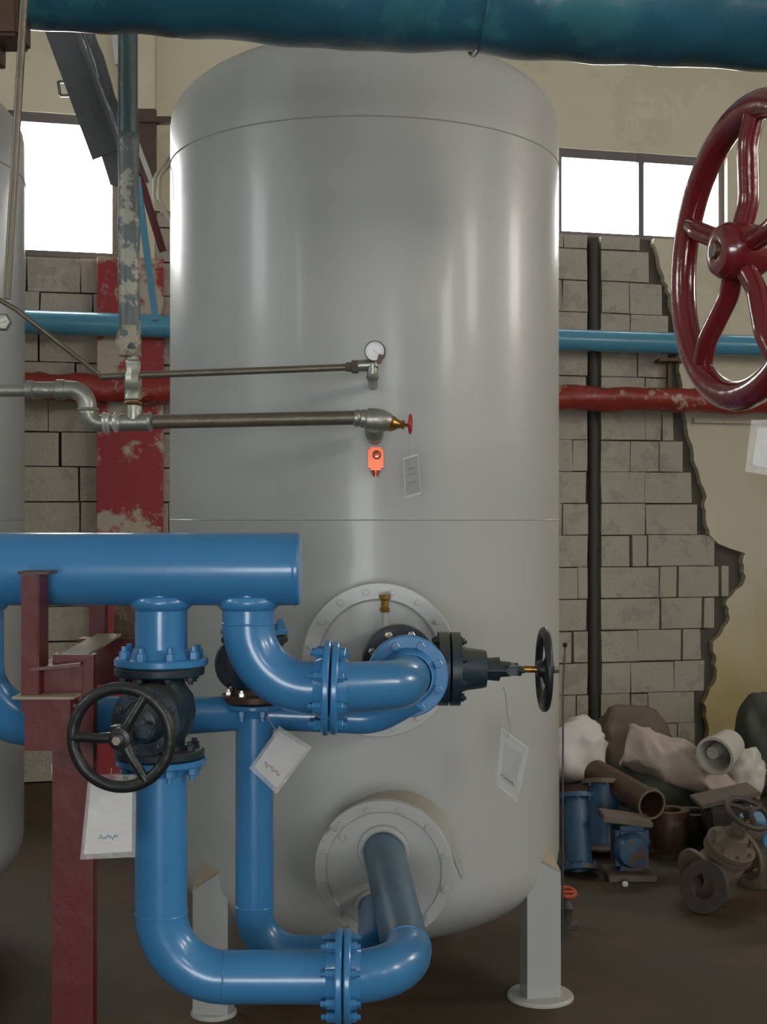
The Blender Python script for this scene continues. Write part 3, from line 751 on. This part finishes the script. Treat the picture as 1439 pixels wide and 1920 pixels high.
# globe valve on the tank
t = thing('globe_valve', W(705, 790, 3.62), 'small globe valve with brass stem and tiny red handwheel on the galvanised pipe', 'valve')
g0 = W(664, 783, YG)
bm = B(); lathe(bm, [(0.0195, 0), (0.0235, 0.004), (0.0235, 0.013), (0.021, 0.017), (0.025, 0.021), (0.025, 0.032), (0.030, 0.036), (0.032, 0.06), (0.029, 0.083), (0.023, 0.098), (0.018, 0.104), (0, 0.104)], g0, W(770, 795, YG)-g0, 32); obj('body', bm, GALV, t)
bm = B(); b0 = W(702, 796, YG); tube(bm, fillet([b0, b0+V((0.0, 0.03, -0.02)), b0+V((0, 0.235, -0.02))], 0.02), [0.027]*1+[0.026]*11+[0.022], 24); obj('tank_elbow', bm, GALV, t)
bm = B(); g1 = W(727, 793, YG); ax = (W(770, 795, YG)-g0).normalized(); lathe(bm, [(0, 0), (0.021, 0), (0.022, 0.012), (0.019, 0.02), (0.012, 0.03), (0.010, 0.038), (0.012, 0.04), (0.012, 0.046), (0.005, 0.048), (0.0045, 0.066), (0, 0.066)], g1, ax, 8, False); obj('bonnet', bm, BRASS, t)
handwheel(t, W(770, 795, YG-0.005), V((1, -0.12, -0.02)), 0.023, 0.0045, KNOBRED, 4, 0.3, 0.002, 0.008, 0.003, KNOBRED)
# gauge line
t = thing('gauge_line', W(320, 700, 3.62), 'thin steel pipe line reaching across the tank to the pressure gauge', 'pipe')
pipe_obj('pipe_shell', [W(188, 706, YG), W(665, 688, YG)], 0.0095, OLDPIPE, t, 18)
bm = B(); a = W(648, 688, YG); d = V((1, 0, 0.02)); lathe(bm, [(0.010, 0), (0.013, 0.002), (0.013, 0.016), (0.018, 0.017), (0.018, 0.034), (0.013, 0.036), (0.013, 0.06), (0, 0.06)], a, d, 8, False); obj('union', bm, OLDPIPE, t)
bm = B(); a = W(690, 686, YG); tube(bm, [W(672, 686, YG), W(708, 683, YG)], 0.0155, 20); tube(bm, [W(699, 684, YG), W(699, 713, YG)], [0.0165, 0.014], 20); obj('tee', bm, GALV, t)
bm = B(); a = W(699, 706, YG); tube(bm, [a, a+V((0, 0.25, 0))], 0.013, 18); lathe(bm, [(0.015, 0), (0.018, 0.008), (0.013, 0.018), (0, 0.02)], a+V((0, 0, 0.006)), (0, 0, -1), 20); obj('tank_connection', bm, GALV, t)
t = thing('pressure_gauge', W(703, 678, YG), 'small round pressure gauge with white dial above the thin pipe', 'gauge')
gc = W(703, 658, 3.575); gd = V((-0.12, -1, 0)).normalized()
bm = B(); lathe(bm, [(0, -0.025), (0.026, -0.025), (0.0285, -0.022), (0.0285, 0), (0.0275, 0.004), (0.0255, 0.004), (0.0252, 0.0), (0, 0.0)], gc, gd, 40); obj('case', bm, FRAME, t)
bm = B(); lathe(bm, [(0, 0.001), (0.0252, 0.001), (0.0252, 0.0), (0, 0)], gc, gd, 40); dl = obj('dial', bm, DIAL, t)
bm = B(); x_, y_, _ = basis(gd)
for k in range(21):
    a_ = math.radians(-135+270*k/20)-PI/2+PI
    dr = y_*math.cos(math.radians(-135+13.5*k))+x_*math.sin(math.radians(-135+13.5*k))
    beam(bm, gc+gd*0.0016+dr*0.019, gc+gd*0.0016+dr*(0.0225 if k % 5 else 0.0235), 0.0006, 0.0004, gd)
obj('scale_ticks', bm, INKD, dl)
bm = B(); beam(bm, gc+gd*0.0025-x_*0.004+y_*0.003, gc+gd*0.0025+x_*0.012-y_*0.009, 0.0012, 0.0006, gd); obj('needle', bm, INKD, dl)
bm = B(); tube(bm, [gc+V((0.004, 0.01, -0.02)), gc+V((0.004, 0.01, -0.04))], 0.007, 12); obj('stem', bm, GALV, t)
bm = B(); beam(bm, gc+V((0.010, -0.010, -0.036)), gc+V((0.017, -0.010, -0.010)), 0.013, 0.006, (1, 0, 0), 0.002); obj('cock_lever', bm, RUST, t, 'red brown lever')
# orange housing
oc = W(705, 861, 3.84)
t = thing('thermostat_housing', oc, 'small shiny orange bronze housing fixed to the tank below the globe valve', 'sensor')
bm = B(); box(bm, oc+V((0, -0.015, 0)), (0.044, 0.05, 0.066), None, 0.007); obj('case', bm, COPPER, t)
bm = B(); lathe(bm, [(0, 0.018), (0.009, 0.017), (0.0125, 0.012), (0.0125, 0)], oc+V((0.003, -0.038, 0.010)), (0, -1, 0.05), 24); obj('knob', bm, COPPERD, t)
bm = B(); lathe(bm, [(0.013, 0), (0.013, 0.008), (0.009, 0.010), (0.009, 0.018), (0, 0.018)], oc+V((0, -0.015, -0.032)), (0, 0, -1), 20); obj('cable_gland', bm, COPPERD, t)

# ------------------------------------------------------------------ pipes on the far wall
def wall_pipe(name, z, r_, mat, label, off, lump=0, s0=SL+0.02, s1=SR-0.02, cat='pipe'):
    bm = B(); tube(bm, subdiv([wp(s0, z, off), wp(s1, z, off)], 0.05 if lump else 3.0), r_, 28, lump=lump, lscale=9)
    return tag(obj(name, bm, mat, None, sharp=not lump), label, cat)
wall_pipe('wall_pipe', 2.60, 0.066, WALLBLUE, 'light blue horizontal pipe along the far wall, the upper of two', 0.24, 0.0)
wall_pipe('wall_pipe', 2.243, 0.076, REDPIPE, 'lumpy dark red horizontal pipe along the far wall below the blue one', 0.26, 0.022)
# bracket and chase on the wall
s, z = ws(1240, 690)
t = thing('pipe_bracket', wp(s, z, 0.06), 'small dark steel bracket on the wall between the blue and red pipes', 'bracket')
bm = B(); box(bm, wp(s, z+0.03, 0.14), (0.17, 0.16, 0.02)); obj('arm', bm, RUST, t)
bm = B(); box(bm, wp(s+0.02, z-0.05, 0.08), (0.025, 0.05, 0.18)); obj('stay', bm, RUST, t)
s, z = ws(1110, 1100)
bm = B(); tube(bm, [wp(s, 0.0, 0.03), wp(s, 3.27, 0.03)], 0.033, 14); tag(obj('wall_conduit', bm, IRON), 'dark vertical conduit running up the block wall right of the tank', 'conduit')
# slanting rod
t = thing('slim_rod', W(1057, 1310, 4.75), 'thin grey rod with a black tip sticking up at the right side of the tank', 'rod')
bm = B(); tube(bm, [(W(1055, 1470, 4.75).x, 4.75, 0.0), W(1056, 1290, 4.75), W(1060, 1212, 4.75)], 0.0035, 10); obj('rod', bm, STEEL, t)
bm = B(); bmesh.ops.create_uvsphere(bm, u_segments=14, v_segments=8, radius=0.009, matrix=Matrix.Translation(W(1060, 1209, 4.75))); obj('tip', bm, DARK, t)

# ------------------------------------------------------------------ steelwork upper left
t = thing('diagonal_brace', W(205, 290, 4.1), 'dark grey steel channel slanting up to the left in front of the bright window', 'beam')
a, b_ = W(222, 345, 4.1), W(118, 65, 4.1)
dirn = (b_-a).normalized(); b2 = a+dirn*((ZC-a.z)/dirn.z)
bm = B(); beam(bm, a+dirn*0.1, b2, 0.098, 0.008, (1, 0, 0)); obj('web', bm, STEEL, t)
sd = V((1, 0, 0))-dirn*dirn.x; sd.normalize()
bm = B(); beam(bm, a+sd*0.046+V((0, -0.02, 0)), b2+sd*0.046+V((0, -0.02, 0)), 0.012, 0.045, (1, 0, 0)); obj('flange_strip', bm, STEEL, t)
bm = B(); prism(bm, [W(180, 262, 4.1), W(222, 250, 4.1), W(222, 350, 4.1), W(206, 345, 4.1)], (0, 0.008, 0)); obj('gusset', bm, STEEL, t)
r = B(); tube(r, subdiv([W(252, 330, 4.3), W(252, 330, 4.3)+(W(150, 20, 4.3)-W(252, 330, 4.3))*((ZC-W(252, 330, 4.3).z)/(W(150, 20, 4.3).z-W(252, 330, 4.3).z))], 0.02), 0.022, 16, lump=0.01, lscale=14)
tag(obj('insulated_pipe', r, STEEL), 'black lumpy slanting pipe just right of the diagonal steel channel', 'pipe')
r = B(); beam(r, W(214, 60, 4.5)+(W(214, 60, 4.5)-W(222, 120, 4.5))*((ZC-W(214, 60, 4.5).z)/(W(214, 60, 4.5).z-W(222, 120, 4.5).z)), W(222, 120, 4.5), 0.02, 0.02); tag(obj('bright_strut', r, SILVER), 'short bright metal strut high between the slanting channel and the riser', 'strut')
t = thing('roof_strut', W(300, 560, 6.4), 'grey and red angle iron struts spreading behind the riser at the tank edge', 'strut')
bm = B(); beam(bm, W(252, 255, 6.4), W(306, 400, 6.4), 0.02, 0.05, (1, 0, 0)); obj('angle_bar', bm, SILVER, t)
bm = B(); beam(bm, W(256, 330, 6.4), W(292, 600, 6.4), 0.03, 0.03, (1, 0, 0)); obj('angle_bar', bm, WALLBLUE, t)
bm = B(); beam(bm, W(262, 330, 6.5), W(305, 470, 6.5), 0.035, 0.03, (1, 0, 0)); obj('red_bar', bm, RED, t)
for k, (dx, lb) in enumerate(((0, 'pale cable looping beside the upper left edge of the tank, the outer one'), (9, 'pale cable looping beside the upper left edge of the tank, the inner one'))):
    bm = B(); tube(bm, fillet([W(324+dx, 285+k*5, 4.43), W(290+dx, 330, 4.4), W(288+dx, 372, 4.4), W(324, 420, 4.43)], 0.04), 0.006, 10); tag(obj('cable', bm, CABLE), lb, 'cable')
t = thing('shutter_frame', W(282, 330, 7.1), 'brown wooden shutter frame beside the left window, next to the tank', 'frame')
bm = B(); c0, c1 = W(258, 205, 7.1), W(292, 340, 7.1); box(bm, ((c0.x+c1.x)/2, 7.1, (c0.z+c1.z)/2), (c1.x-c0.x, 0.05, c0.z-c1.z)); obj('board', bm, WOOD, t)
bm = B(); c0, c1 = W(292, 225, 7.08), W(312, 234, 7.08); box(bm, ((c0.x+c1.x)/2-0.03, 7.08, c0.z), (0.17, 0.06, 0.03)); obj('rail', bm, WOOD, t)
t = thing('window_latch', W(118, 165, 7.2), 'small dark square loop latch at the upper part of the left window', 'latch')
bm = B()
for p, q in (((108, 152), (130, 152)), ((108, 152), (112, 178)), ((112, 178), (132, 178))):
    beam(bm, W(*p, 7.2), W(*q, 7.2), 0.014, 0.014)
obj('loop', bm, FRAME, t)

# ------------------------------------------------------------------ big red handwheel on the right
wc = V((0.517, 1.9, 1.882)); wn = V((-0.975, -0.215, 0.03)).normalized()
t = thing('large_valve', (0.75, 1.93, 1.6), 'big glossy maroon five spoke handwheel at the right edge of the picture', 'valve')
bm = B(); torus(bm, wc, wn, 0.205, 0.0215, 96, 20, 0.9); hw = obj('handwheel_rim', bm, WHEELRED, t)
yv = V((0, 0, 1)); yv = (yv-wn*yv.dot(wn)).normalized(); xv = yv.cross(wn).normalized()
if xv.y < 0: xv = -xv                        # xv points away from the eye
hc = wc+wn*0.018
bm = B(); lathe(bm, [(0.012, 0.028), (0.020, 0.030), (0.034, 0.026), (0.040, 0.015), (0.040, -0.028), (0.030, -0.045), (0.0, -0.045)], hc, wn, 40); hub = obj('hub', bm, WHEELRED, hw)
bm = B(); lathe(bm, [(0, 0.033), (0.010, 0.033), (0.013, 0.029), (0.013, 0.02), (0, 0.02)], hc, wn, 20); obj('stem_end', bm, RUST, hw)
for k in range(5):
    an = math.radians(95-72*k); d = xv*math.cos(an)+yv*math.sin(an)
    bm = B(); P = [hc+d*0.025-wn*0.008, hc+d*0.07-wn*0.018, wc+d*0.15+wn*0.008, wc+d*0.198]
    tube(bm, fillet(P, 0.08, 4), 0.0150, 16); obj('spoke', bm, WHEELRED, hw)
bm = B(); tube(bm, [hc-wn*0.04, hc-wn*0.40], 0.017, 18); obj('stem', bm, RUST, t)
bm = B(); tube(bm, [hc-wn*0.115, hc-wn*0.16, hc-wn*0.2, hc-wn*0.34], [0.03, 0.045, 0.05, 0.065], 24); obj('yoke', bm, RUST, t)
bm = B(); b0 = hc-wn*0.34
lathe(bm, [(0, 0), (0.13, 0), (0.13, 0.03), (0.1, 0.04), (0.11, 0.2), (0.1, 0.35), (0, 0.35)], b0, -wn, 36); obj('body', bm, WHEELRED, t)
bm = B(); tube(bm, [(b0.x+0.455, b0.y, 2.42), (b0.x+0.455, b0.y, 0.0)], 0.11, 32); tag(obj('vertical_pipe', bm, TEAL), 'thick vertical pipe carrying the big handwheel valve beyond the right edge', 'pipe')

# ------------------------------------------------------------------ tags in plastic sleeves
def scribble(n, seed, amp=1.0):
    r_ = random.Random(seed); out = []
    for k in range(n*4):
        u = k/(n*4-1); out.append((u, amp*(0.5*math.sin(k*1.9)+0.35*math.sin(k*0.83+seed))*r_.uniform(0.5, 1.1)))
    return out
def hang_tag(label, quad, Y, paper, ink, wr, string=None, margin=0.012, skew=(0, 0, 0, 0), group='hanging paper tags'):
    pts = [W(x, y, Y+s) for (x, y), s in zip(quad, skew)]
    c = sum(pts, V())/4
    t = thing('hanging_tag', c, label, 'tag', group)
    n = (pts[1]-pts[0]).cross(pts[3]-pts[0]).normalized()
    if n.y > 0: n = -n
    bm = B(); prism(bm, pts, -n*0.0012); pa_ = obj('paper', bm, paper, t)
    big = [c+(p-c)*(1+margin/(p-c).length) for p in pts]
    bm = B(); prism(bm, [p+n*0.0015 for p in big], -n*0.0045); obj('plastic_sleeve', bm, SLEEVE, t)
    if wr:
        for (u0, v0, ln, h, seed, cnt) in wr:
            bm = B(); q = []
            for (u, a_) in scribble(cnt, seed):
                uu = u0+ln*u; vv = v0+a_*h
                p = pts[0].lerp(pts[1], uu).lerp(pts[3].lerp(pts[2], uu), vv); q.append(p+n*0.0006)
            tube(bm, q, 0.0011, 6); obj('handwriting', bm, ink, pa_)
    if string:
        bm = B(); tube(bm, [W(*p) for p in string], 0.0011, 6); obj('string', bm, PAPERG, t)
    return t
hang_tag('large white paper tag hanging below the left black handwheel', [(172, 1462), (249, 1462), (248, 1596), (158, 1601)], 2.57, PAPER, INKB,
         [(0.28, 0.78, 0.42, 0.055, 3, 5)], [(210, 1440, 2.56), (208, 1463, 2.57)])
hang_tag('tilted white tag on the thin blue riser below the rear valve', [(524, 1371), (576, 1404), (520, 1478), (477, 1437)], 2.98, PAPER, INKP,
         [(0.2, 0.76, 0.6, 0.10, 5, 5)], [(500, 1325, 3.02), (505, 1350, 3.0), (524, 1378, 2.98)])
hang_tag('grey curled tag hanging on a string below the right gate valve', [(941, 1366), (990, 1404), (969, 1500), (931, 1468)], 3.42, PAPERG, INKD,
         [(0.15, 0.78, 0.6, 0.03, 8, 6)], [(944, 1288, vc.y), (948, 1300, vc.y+0.01), (952, 1340, 3.42), (957, 1368, 3.42), (952, 1385, 3.42)], 0.004, skew=(0, 0.03, 0.03, -0.01))
hang_tag('small dull grey tag hanging from the tiny red handwheel', [(758, 862), (783, 854), (789, 922), (761, 930)], 3.59, PAPERD, INKD,
         [(0.25, 0.3, 0.5, 0.02, 2, 4), (0.3, 0.45, 0.45, 0.02, 9, 4), (0.2, 0.68, 0.6, 0.025, 6, 4)], [(770, 815, 3.59), (768, 840, 3.59), (770, 866, 3.59)], 0.006)
hang_tag('white tag seen edge-on behind the dark red post', [(97, 1435), (104, 1430), (112, 1526), (104, 1520)], 2.9, PAPER, INKD, None, [(100, 1400, 2.9), (100, 1436, 2.9)], 0.004)
hang_tag('white tag in clear plastic under the big maroon handwheel at the right edge', [(1421, 802), (1480, 800), (1480, 885), (1412, 872)], 1.95, PAPER, INKD, None, [(1450, 700, 1.95), (1450, 802, 1.95)], 0.014)

# ------------------------------------------------------------------ heap of scrap on the right
def crumple(bm, amt, seed):
    for v in bm.verts:
        p = v.co; d = V((noise.noise(p*7+V((seed, 0, 0))), noise.noise(p*7+V((0, seed, 0))), noise.noise(p*7+V((0, 0, seed)))))
        r_ = 1-abs(noise.noise(p*11+V((seed, 5, 0))))*2
        v.co = p+d*amt+V((0, -1, 0.6))*amt*0.5*r_
def sack(name, label, c, s, mat, seed, rot=0.0, amp=0.14, cat='sack', sub=4, group=None):
    bm = B(); bmesh.ops.create_icosphere(bm, subdivisions=sub, radius=1.0)
    R_ = Matrix.Rotation(rot, 3, 'Z')
    for v in bm.verts:
        p = v.co.copy()
        k = 1+amp*1.6*noise.noise(p*1.6+V((seed, 0, 0)))+amp*0.8*abs(noise.noise(p*4.2+V((0, seed, 3))))-amp*0.5*abs(noise.noise(p*8+V((seed, seed, 3))))
        p = p*k
        q = V((math.copysign(abs(p.x)**0.85, p.x)*s[0], math.copysign(abs(p.y)**0.85, p.y)*s[1], math.copysign(abs(p.z)**0.8, p.z)*s[2]))
        v.co = R_ @ q + V(c)
        if v.co.z < 0.004: v.co.z = 0.004
    crumple(bm, 0.022, seed)
    for v in bm.verts: v.co.z = max(v.co.z, 0.004)
    for f in bm.faces: f.smooth = True
    return tag(obj(name, bm, mat, None, sharp=False), label, cat, group)
def gp(px, py):                 # a point on the floor
    Y = EYE*F/(py-HOR); return V(((px-719.5)*Y/F, Y, 0))

# white sack by the tank, standing on a crate-like casting pile
c = W(1088, 1408, 6.5)
sack('plastic_sack', 'white plastic sack bulging beside the right side of the tank', (c.x-0.03, 6.5, 0.375), (0.155, 0.11, 0.150), BAG, 3.1, 0, 0.22)
bm = B(); box(bm, (c.x-0.05, 6.55, 0.115), (0.32, 0.26, 0.228), None, 0.01); tag(obj('wooden_crate', bm, WOOD), 'dark low wooden crate under the white plastic sack', 'crate')
c = W(1185, 1425, 7.3)
sack('burlap_sack', 'brown burlap sack lying against the block wall', (c.x, 7.35, 0.24), (0.22, 0.16, 0.22), BAGB, 7.7, 0.3, 0.16)
bm = B()
path = [W(1170, 1400, 6.75), W(1205, 1412, 6.72), W(1262, 1425, 6.68), W(1305, 1448, 6.62), W(1340, 1474, 6.56), W(1366, 1506, 6.5)]
pth = []
for i in range(len(path)-1): pth += [path[i].lerp(path[i+1], k/7) for k in range(7)]
pth.append(path[-1])
n = len(pth); rads = [0.95*x_ for x_ in [(0.108, 0.125, 0.118, 0.085, 0.072, 0.03)[min(4, i//7)]*(1-(i % 7)/7)+(0.108, 0.125, 0.118, 0.085, 0.072, 0.03)[min(5, i//7+1)]*((i % 7)/7) for i in range(n)]]
tube(bm, pth, rads, 64)
crumple(bm, 0.048, 2.2)
tag(obj('woven_sack', bm, BAGT, None, sharp=False), 'pale crumpled woven sack sprawled over the scrap heap', 'sack')
c = W(1290, 1500, 6.7)
sack('tarpaulin', 'dark greenish tarpaulin bundle under the pale woven sack', (c.x-0.02, 6.8, 0.15), (0.36, 0.16, 0.145), BAGG, 1.7, 0, 0.10, 'tarpaulin')
t = thing('bucket', W(1360, 1410, 6.75), 'white plastic bucket lying on its side on top of the heap', 'bucket')
bc = W(1343, 1415, 6.40); bx = V((0.75, 1, 0.22)).normalized()
bm = B(); lathe(bm, [(0, 0.19), (0.05, 0.19), (0.075, 0.17), (0.088, 0.0), (0.095, -0.005), (0.095, -0.02), (0.080, -0.02), (0.066, 0.17), (0, 0.17)], bc, bx, 36); obj('shell', bm, WHITEP, t)
bm = B(); lathe(bm, [(0, 0.03), (0.03, 0.03), (0.035, 0.10), (0, 0.10)], bc+V((-0.03, 0, 0.0)), bx, 20); obj('spout', bm, WHITEP, t)
c = W(1378, 1470, 6.7)
sack('plastic_sheet', 'greyish white plastic sheet tucked under the bucket', (c.x+0.02, 6.62, 0.235), (0.10, 0.10, 0.15), WHITEP, 9.1, 0, 0.2, 'sheet')
sack('rag_bundle', 'dark bundle of rags on the floor under the plastic sheet', (W(1375, 0, 6.9).x, 6.95, 0.13), (0.12, 0.13, 0.13), BAGG, 5.7, 0, 0.15, 'rags')
sack('rag_bundle', 'dark green bundle by the wall at the right picture edge', (W(1440, 1400, 7.3).x, 7.3, 0.26), (0.17, 0.17, 0.27), BAGG, 6.2, 0, 0.15, 'rags')

def flanged_pipe(name, label, p, q, r_, mat, fmat, fr_=1.6, bolts=True, inner=DARK):
    p, q = V(p), V(q); t = thing(name, p, label, 'pipe')
    a = (q-p).normalized()
    bm = B(); lathe(bm, [(r_*0.82, 0), (r_, 0), (r_, (q-p).length), (r_*0.82, (q-p).length), (r_*0.82, 0)], p, a, 32); obj('pipe_shell', bm, mat, t)
    for c_, d in ((p, -a), (q, a)):
        bm = B(); lathe(bm, [(r_*0.8, 0), (r_*fr_, 0), (r_*fr_, -0.02), (r_, -0.022), (r_*0.8, -0.022), (r_*0.8, 0)], c_, d, 36); f = obj('flange', bm, fmat, t)
        if bolts: bolts_round(f, c_-d*0.02, -d, r_*fr_*0.82, 6, 0.009, 0.012, fmat)
    bm = B(); lathe(bm, [(0, 0), (r_*0.81, 0), (r_*0.81, -0.01), (0, -0.01)], q-a*0.05, a, 24); obj('bore', bm, inner, t)  # dark disc stands in for the shade inside the open pipe
    return t
b = gp(1092, 1640)
flanged_pipe('flanged_pipe', 'worn blue flanged pipe length standing upright beside the tank', (b.x-0.01, b.y, 0.02), W(1076, 1489, b.y+0.12), 0.055, JUNKBLUE, JUNKBLUE, 1.5)
b = gp(1132, 1615)
flanged_pipe('flanged_pipe', 'worn blue short flanged pipe with brown top behind the upright one', (b.x+0.02, b.y+0.1, 0.02), W(1132, 1462, 6.05), 0.07, JUNKBLUE, JUNKT, 1.42)
# rusty pipe with its open end to the viewer
t = thing('rusty_pipe', W(1222, 1505, 5.9), 'rusty thick pipe with a black open end facing out in the scrap heap', 'pipe')
a = (W(1222, 1508, 5.7)-W(1150, 1478, 6.2)).normalized()
e = W(1222, 1508, 5.75)
bm = B(); lathe(bm, [(0.052, -0.5), (0.062, -0.5), (0.062, -0.03), (0.068, -0.02), (0.068, 0), (0.055, 0), (0.055, -0.48), (0, -0.48)], e, V((0.35, -1, -0.1)), 36); obj('pipe_shell', bm, RUST, t)
bm = B(); torus(bm, e, V((0.35, -1, -0.1)), 0.062, 0.005, 36, 8); obj('rim', bm, JUNKT, t)
# blue pump casing
b = gp(1175, 1648)
t = thing('pump_casing', (b.x, b.y+0.1, 0), 'worn blue boxy pump casing with a tan top plate, right of the upright pipe', 'pump')
bm = B(); box(bm, (b.x+0.03, b.y+0.1, 0.12), (0.14, 0.16, 0.19), None, 0.02); obj('casing', bm, JUNKBLUE, t)
bm = B(); lathe(bm, [(0, 0), (0.07, 0), (0.075, 0.02), (0.06, 0.06), (0, 0.065)], (b.x+0.02, b.y+0.03, 0.12), (0.1, -1, 0), 28); obj('cover', bm, JUNKBLUE, t)
bm = B(); box(bm, (b.x+0.01, b.y+0.1, 0.235), (0.21, 0.17, 0.025), Matrix.Rotation(0.12, 3, 'Y'), 0.005); obj('top_plate', bm, JUNKT, t)
bm = B(); box(bm, (b.x+0.02, b.y+0.06, 0.0125), (0.20, 0.2, 0.025), None, 0.004); obj('foot', bm, JUNKT, t)
# castings behind it
for k, (px, py, s_, hh, m_, lb) in enumerate(((1255, 1600, 0.09, 0.2, RUST, 'rusty short cylinder casting standing right of the blue pump casing'),
                                       (1300, 1585, 0.10, 0.16, JUNK, 'dark squat casting at the middle back of the scrap heap'),
                                       (1120, 1590, 0.06, 0.18, JUNK, 'dark casting squeezed between the two blue flanged pipes'),
                                       (1215, 1585, 0.05, 0.26, JUNKT, 'tan upright casting under the open rusty pipe'))):
    b = gp(px, py); t = thing('scrap_casting', b, lb, 'casting')
    bm = B(); lathe(bm, [(0, 0), (s_*1.2, 0), (s_*1.2, 0.02), (s_*0.8, 0.03), (s_*0.95, hh*0.5), (s_*0.8, hh*0.85), (s_, hh*0.86), (s_, hh), (s_*0.6, hh), (s_*0.6, hh*0.8), (0, hh*0.8)], b, (0.0, 0.0, 1), 28); cs = obj('body', bm, m_, t)
    bolts_round(cs, b+V((0, 0, 0.02)), (0, 0, 1), s_*1.05, 6, 0.008, 0.012, m_)
# small red topped valve next to the tank leg
b = gp(1062, 1735)
t = thing('small_valve', b, 'small floor valve with an orange red top right of the tank leg', 'valve')
bm = B(); lathe(bm, [(0, 0), (0.045, 0), (0.045, 0.015), (0.02, 0.02), (0.022, 0.06), (0.03, 0.07), (0.02, 0.085), (0.012, 0.11), (0, 0.11)], b+V((0.0, 0, 0)), (0, 0, 1), 24); obj('body', bm, JUNK, t)
bm = B(); torus(bm, b+V((0.0, 0, 0.125)), (0.1, -0.25, 1), 0.034, 0.008, 28, 10); tube(bm, [b+V((-0.034, 0, 0.125)), b+V((0.034, 0, 0.125))], 0.007, 8); obj('handwheel', bm, ORANGE, t)
bm = B(); tube(bm, [b+V((0, 0, 0.1)), b+V((0, 0, 0.13))], 0.006, 8); obj('stem', bm, CHROME, t)
bm = B(); box(bm, gp(1075, 1612)+V((0.0, 0, 0.008)), (0.016, 0.012, 0.016), None, 0.003); 
bm.free()
b = gp(1168, 1655)
bm = B(); bmesh.ops.create_icosphere(bm, subdivisions=2, radius=0.013, matrix=Matrix.Translation(b+V((0, -0.05, 0.010)))); tag(obj('pebble', bm, PAPER), 'tiny white chip lying on the floor before the pump casing', 'chip')

# heap of valves at the right edge
b = gp(1375, 1700)
gv = gate_valve('scrap_valve', 'dirty brown gate valve lying on the floor at the right picture edge', 'valve', (b.x-0.02, b.y+0.12, 0.135), V((1, 0.5, 0.25)), V((0.25, -0.4, 0.75)), 0.26, 0.105, 0.08, JUNKT, JUNK, 0.085, 0.28, fb=6)
b = gp(1340, 1712)
t = thing('scrap_flange', b, 'loose round flange leaning at the front of the right hand scrap', 'flange')
bm = B(); lathe(bm, [(0.05, 0), (0.1, 0), (0.1, 0.02), (0.05, 0.02), (0.05, 0)], b+V((-0.03, 0.02, 0.096)), (-0.7, -0.7, 0.25), 36); f = obj('ring', bm, JUNK, t)
b = gp(1440, 1672)+V((0.01, 0.04, 0))
t = thing('pump_motor', b, 'tan ribbed motor housing with a pale blue cap at the right edge of the picture', 'motor')
bm = B(); lathe(bm, [(0, 0), (0.09, 0), (0.1, 0.02), (0.1, 0.22), (0.08, 0.26), (0, 0.27)], b+V((0.0, 0.08, 0)), (0, 0, 1), 32)
for k in range(12):
    a_ = 2*PI*k/12; box(bm, b+V((0.1*math.cos(a_), 0.08+0.1*math.sin(a_), 0.12)), (0.014, 0.014, 0.18), Matrix.Rotation(a_, 3, 'Z'))
obj('housing', bm, JUNKT, t)
bm = B(); lathe(bm, [(0, 0.262), (0.085, 0.262), (0.09, 0.268), (0.09, 0.28), (0, 0.286)], b+V((0.0, 0.08, 0)), (0, 0, 1), 32); obj('cap', bm, LBLUE, t)
bm = B(); tube(bm, [b+V((0, -0.0, 0.21)), b+V((0, -0.06, 0.21))], [0.03, 0.034], 20); obj('port', bm, LBLUE, t)
b = gp(1402, 1640)
t = thing('scrap_box', b+V((0, 0.25, 0)), 'brown tilted metal box at the back of the right hand scrap', 'box')
bm = B(); box(bm, b+V((0.02, 0.30, 0.13)), (0.24, 0.2, 0.25), Matrix.Rotation(-0.12, 3, 'Y'), 0.01)
for v in bm.verts: v.co.z = max(v.co.z, 0.002)
obj('case', bm, JUNK, t)
bm = B(); box(bm, b+V((-0.02, 0.30, 0.275)), (0.27, 0.22, 0.02), Matrix.Rotation(-0.22, 3, 'Y'), 0.004); obj('lid', bm, JUNKT, t)

# ------------------------------------------------------------------ warm lamps of the hall behind the eye
def lamp(p, label, s=60):
    t = thing('pendant_lamp', p, label, 'lamp', 'pendant lamps of the hall')
    p = V(p)
    bm = B(); tube(bm, [p+V((0, 0, 0.2)), (p.x, p.y, ZC)], 0.006, 8); obj('cord', bm, DARK, t)
    bm = B(); lathe(bm, [(0.03, 0.2), (0.05, 0.18), (0.17, 0.05), (0.165, 0.05), (0.045, 0.17), (0.03, 0.19)], p, (0, 0, 1), 28); obj('shade', bm, SILVER, t)
    bm = B(); bmesh.ops.create_uvsphere(bm, u_segments=18, v_segments=12, radius=0.06, matrix=Matrix.Translation(p+V((0, 0, 0.04)))); obj('bulb', bm, glow('warm_bulb', (1.0, 0.75, 0.4), s), t)
lamp((3.3, -1.0, 2.95), 'warm pendant lamp hanging over the hall on the right')
lamp((4.9, 1.2, 3.5), 'warm pendant lamp hanging near the right side wall')
